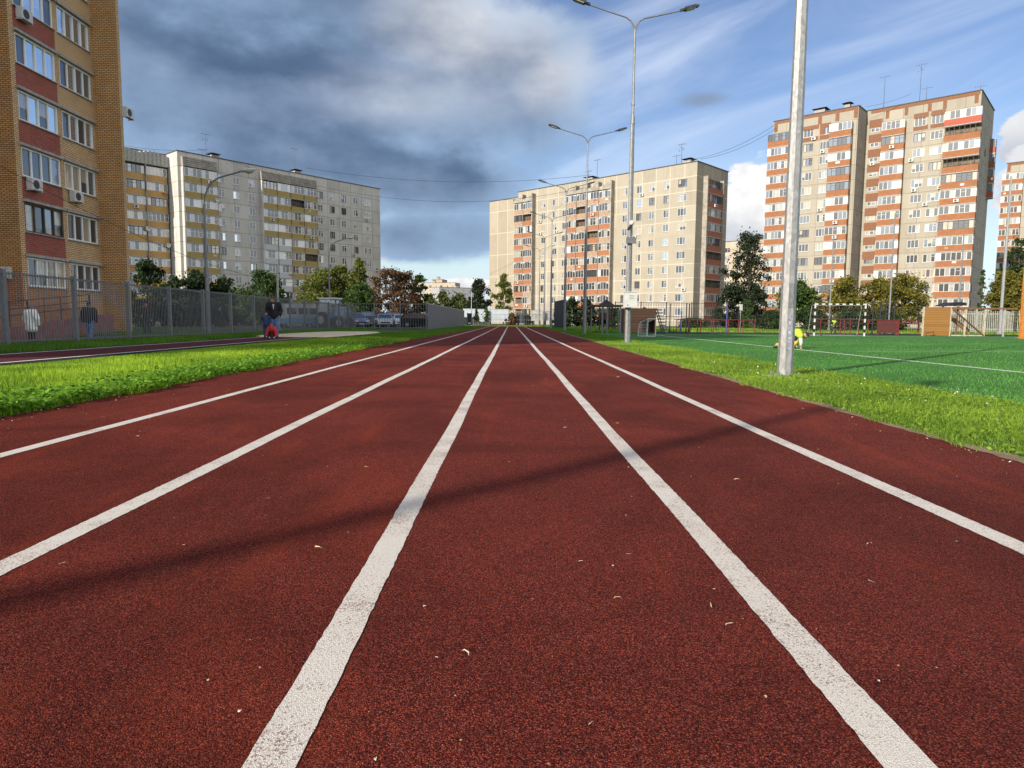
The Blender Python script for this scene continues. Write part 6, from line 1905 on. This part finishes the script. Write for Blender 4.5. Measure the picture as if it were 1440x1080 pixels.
# the dark cloud bank over the left half
def fbm(off, sc, zs, det=9):
    v = nt.n('ShaderNodeVectorMath', operation='ADD'); nt.put(v.inputs[0], tc); v.inputs[1].default_value = off
    return nt.noise(nt.scalevec(v.outputs[0], (1, 1, zs)), sc, det, .53, .0)
SOFT = 0.0
def soft(px, py, rx, ry, inner=.0, outer=1.0, tilt=0.0): return blob(px, py, rx, ry, .34, inner, outer, WX, tilt)
cover = mx_(soft(400, 90, 480, 290, .45, 1.05), soft(690, 110, 270, 200, .2, 1.05), nt.math('MULTIPLY', soft(580, 245, 270, 110, .2), .95), nt.math('MULTIPLY', soft(620, 335, 300, 75, .1), .80), nt.math('MULTIPLY', soft(230, 200, 300, 110, .2), .8))
f1 = fbm((0, 0, 0), 4.0, 1.9); f2 = fbm((.024, .0, -.032), 4.0, 1.9); f3 = fbm((3.1, 1.7, .4), 10.5, 1.7)
dens = nt.math('MULTIPLY_ADD', f3, .28, nt.math('ADD', nt.math('MULTIPLY', f1, .9), nt.math('MULTIPLY', cover, .72)))
alpha = nt.ramp(dens, .88, 1.12)
thick = nt.ramp(dens, 1.0, 1.42)
lite = mx_(soft(690, 45, 210, 100), nt.math('MULTIPLY', soft(800, 115, 130, 80), .85), nt.math('MULTIPLY', soft(610, 150, 200, 60), .35))
lit = nt.math('MULTIPLY_ADD', nt.math('SUBTRACT', f1, f2), 3.4, .42, clamp=True)
dk = nt.mix(lit, c(.055, .092, .165), c(.18, .245, .36))
lt = nt.mix(lit, c(.24, .27, .33), c(.66, .65, .64))
cl = nt.mix(nt.math('MULTIPLY', nt.ramp(thick, .0, 1.0), 1.0), nt.mix(lite, c(.20, .29, .43), c(.42, .47, .55)), nt.mix(lite, dk, lt))
col = nt.mix(nt.math('MULTIPLY', alpha, .95), col, cl)
col = nt.mix(nt.math('MULTIPLY', blob(978, 152, 36, 11, .5, .1, 1.1, WX2), .75), col, c(.17, .22, .30))
# bright clouds added out of view, beside and behind the viewpoint, for fill light
oth = nt.math('MULTIPLY', nt.math('ADD', nt.math('MULTIPLY', nt.ramp(az, .80, 1.1), 1.0), nt.math('MULTIPLY', nt.ramp(az, -.8, -1.1), .4)), nt.math('MULTIPLY', nt.ramp(nt.noise(tc, 2.6, 7, .6), .42, .58), nt.ramp(el, .0, .1)))
col = nt.mix(nt.math('MULTIPLY', oth, .9), col, c(.95, .92, .88))
bg = nt.n('ShaderNodeBackground'); bg.inputs['Strength'].default_value = .11
nt.t.links.new(col, bg.inputs['Color'])
out = nt.n('ShaderNodeOutputWorld'); nt.t.links.new(bg.outputs[0], out.inputs[0])

sl = bpy.data.lights.new('sun', 'SUN'); so = bpy.data.objects.new('sun', sl); C.objects.link(so)
sl.energy = 4.5; sl.angle = radians(.53); sl.color = (1.0, .905, .75)
sd = Vector((SX * cos(SUN_EL), SY * cos(SUN_EL), sin(SUN_EL)))
so.rotation_euler = (-sd).to_track_quat('-Z', 'Y').to_euler()
vs_ = scene.view_settings
vs_.view_transform = 'Standard'; vs_.look = 'None'; vs_.gamma = 1.0; vs_.exposure = 0.6; vs_.use_curve_mapping = False
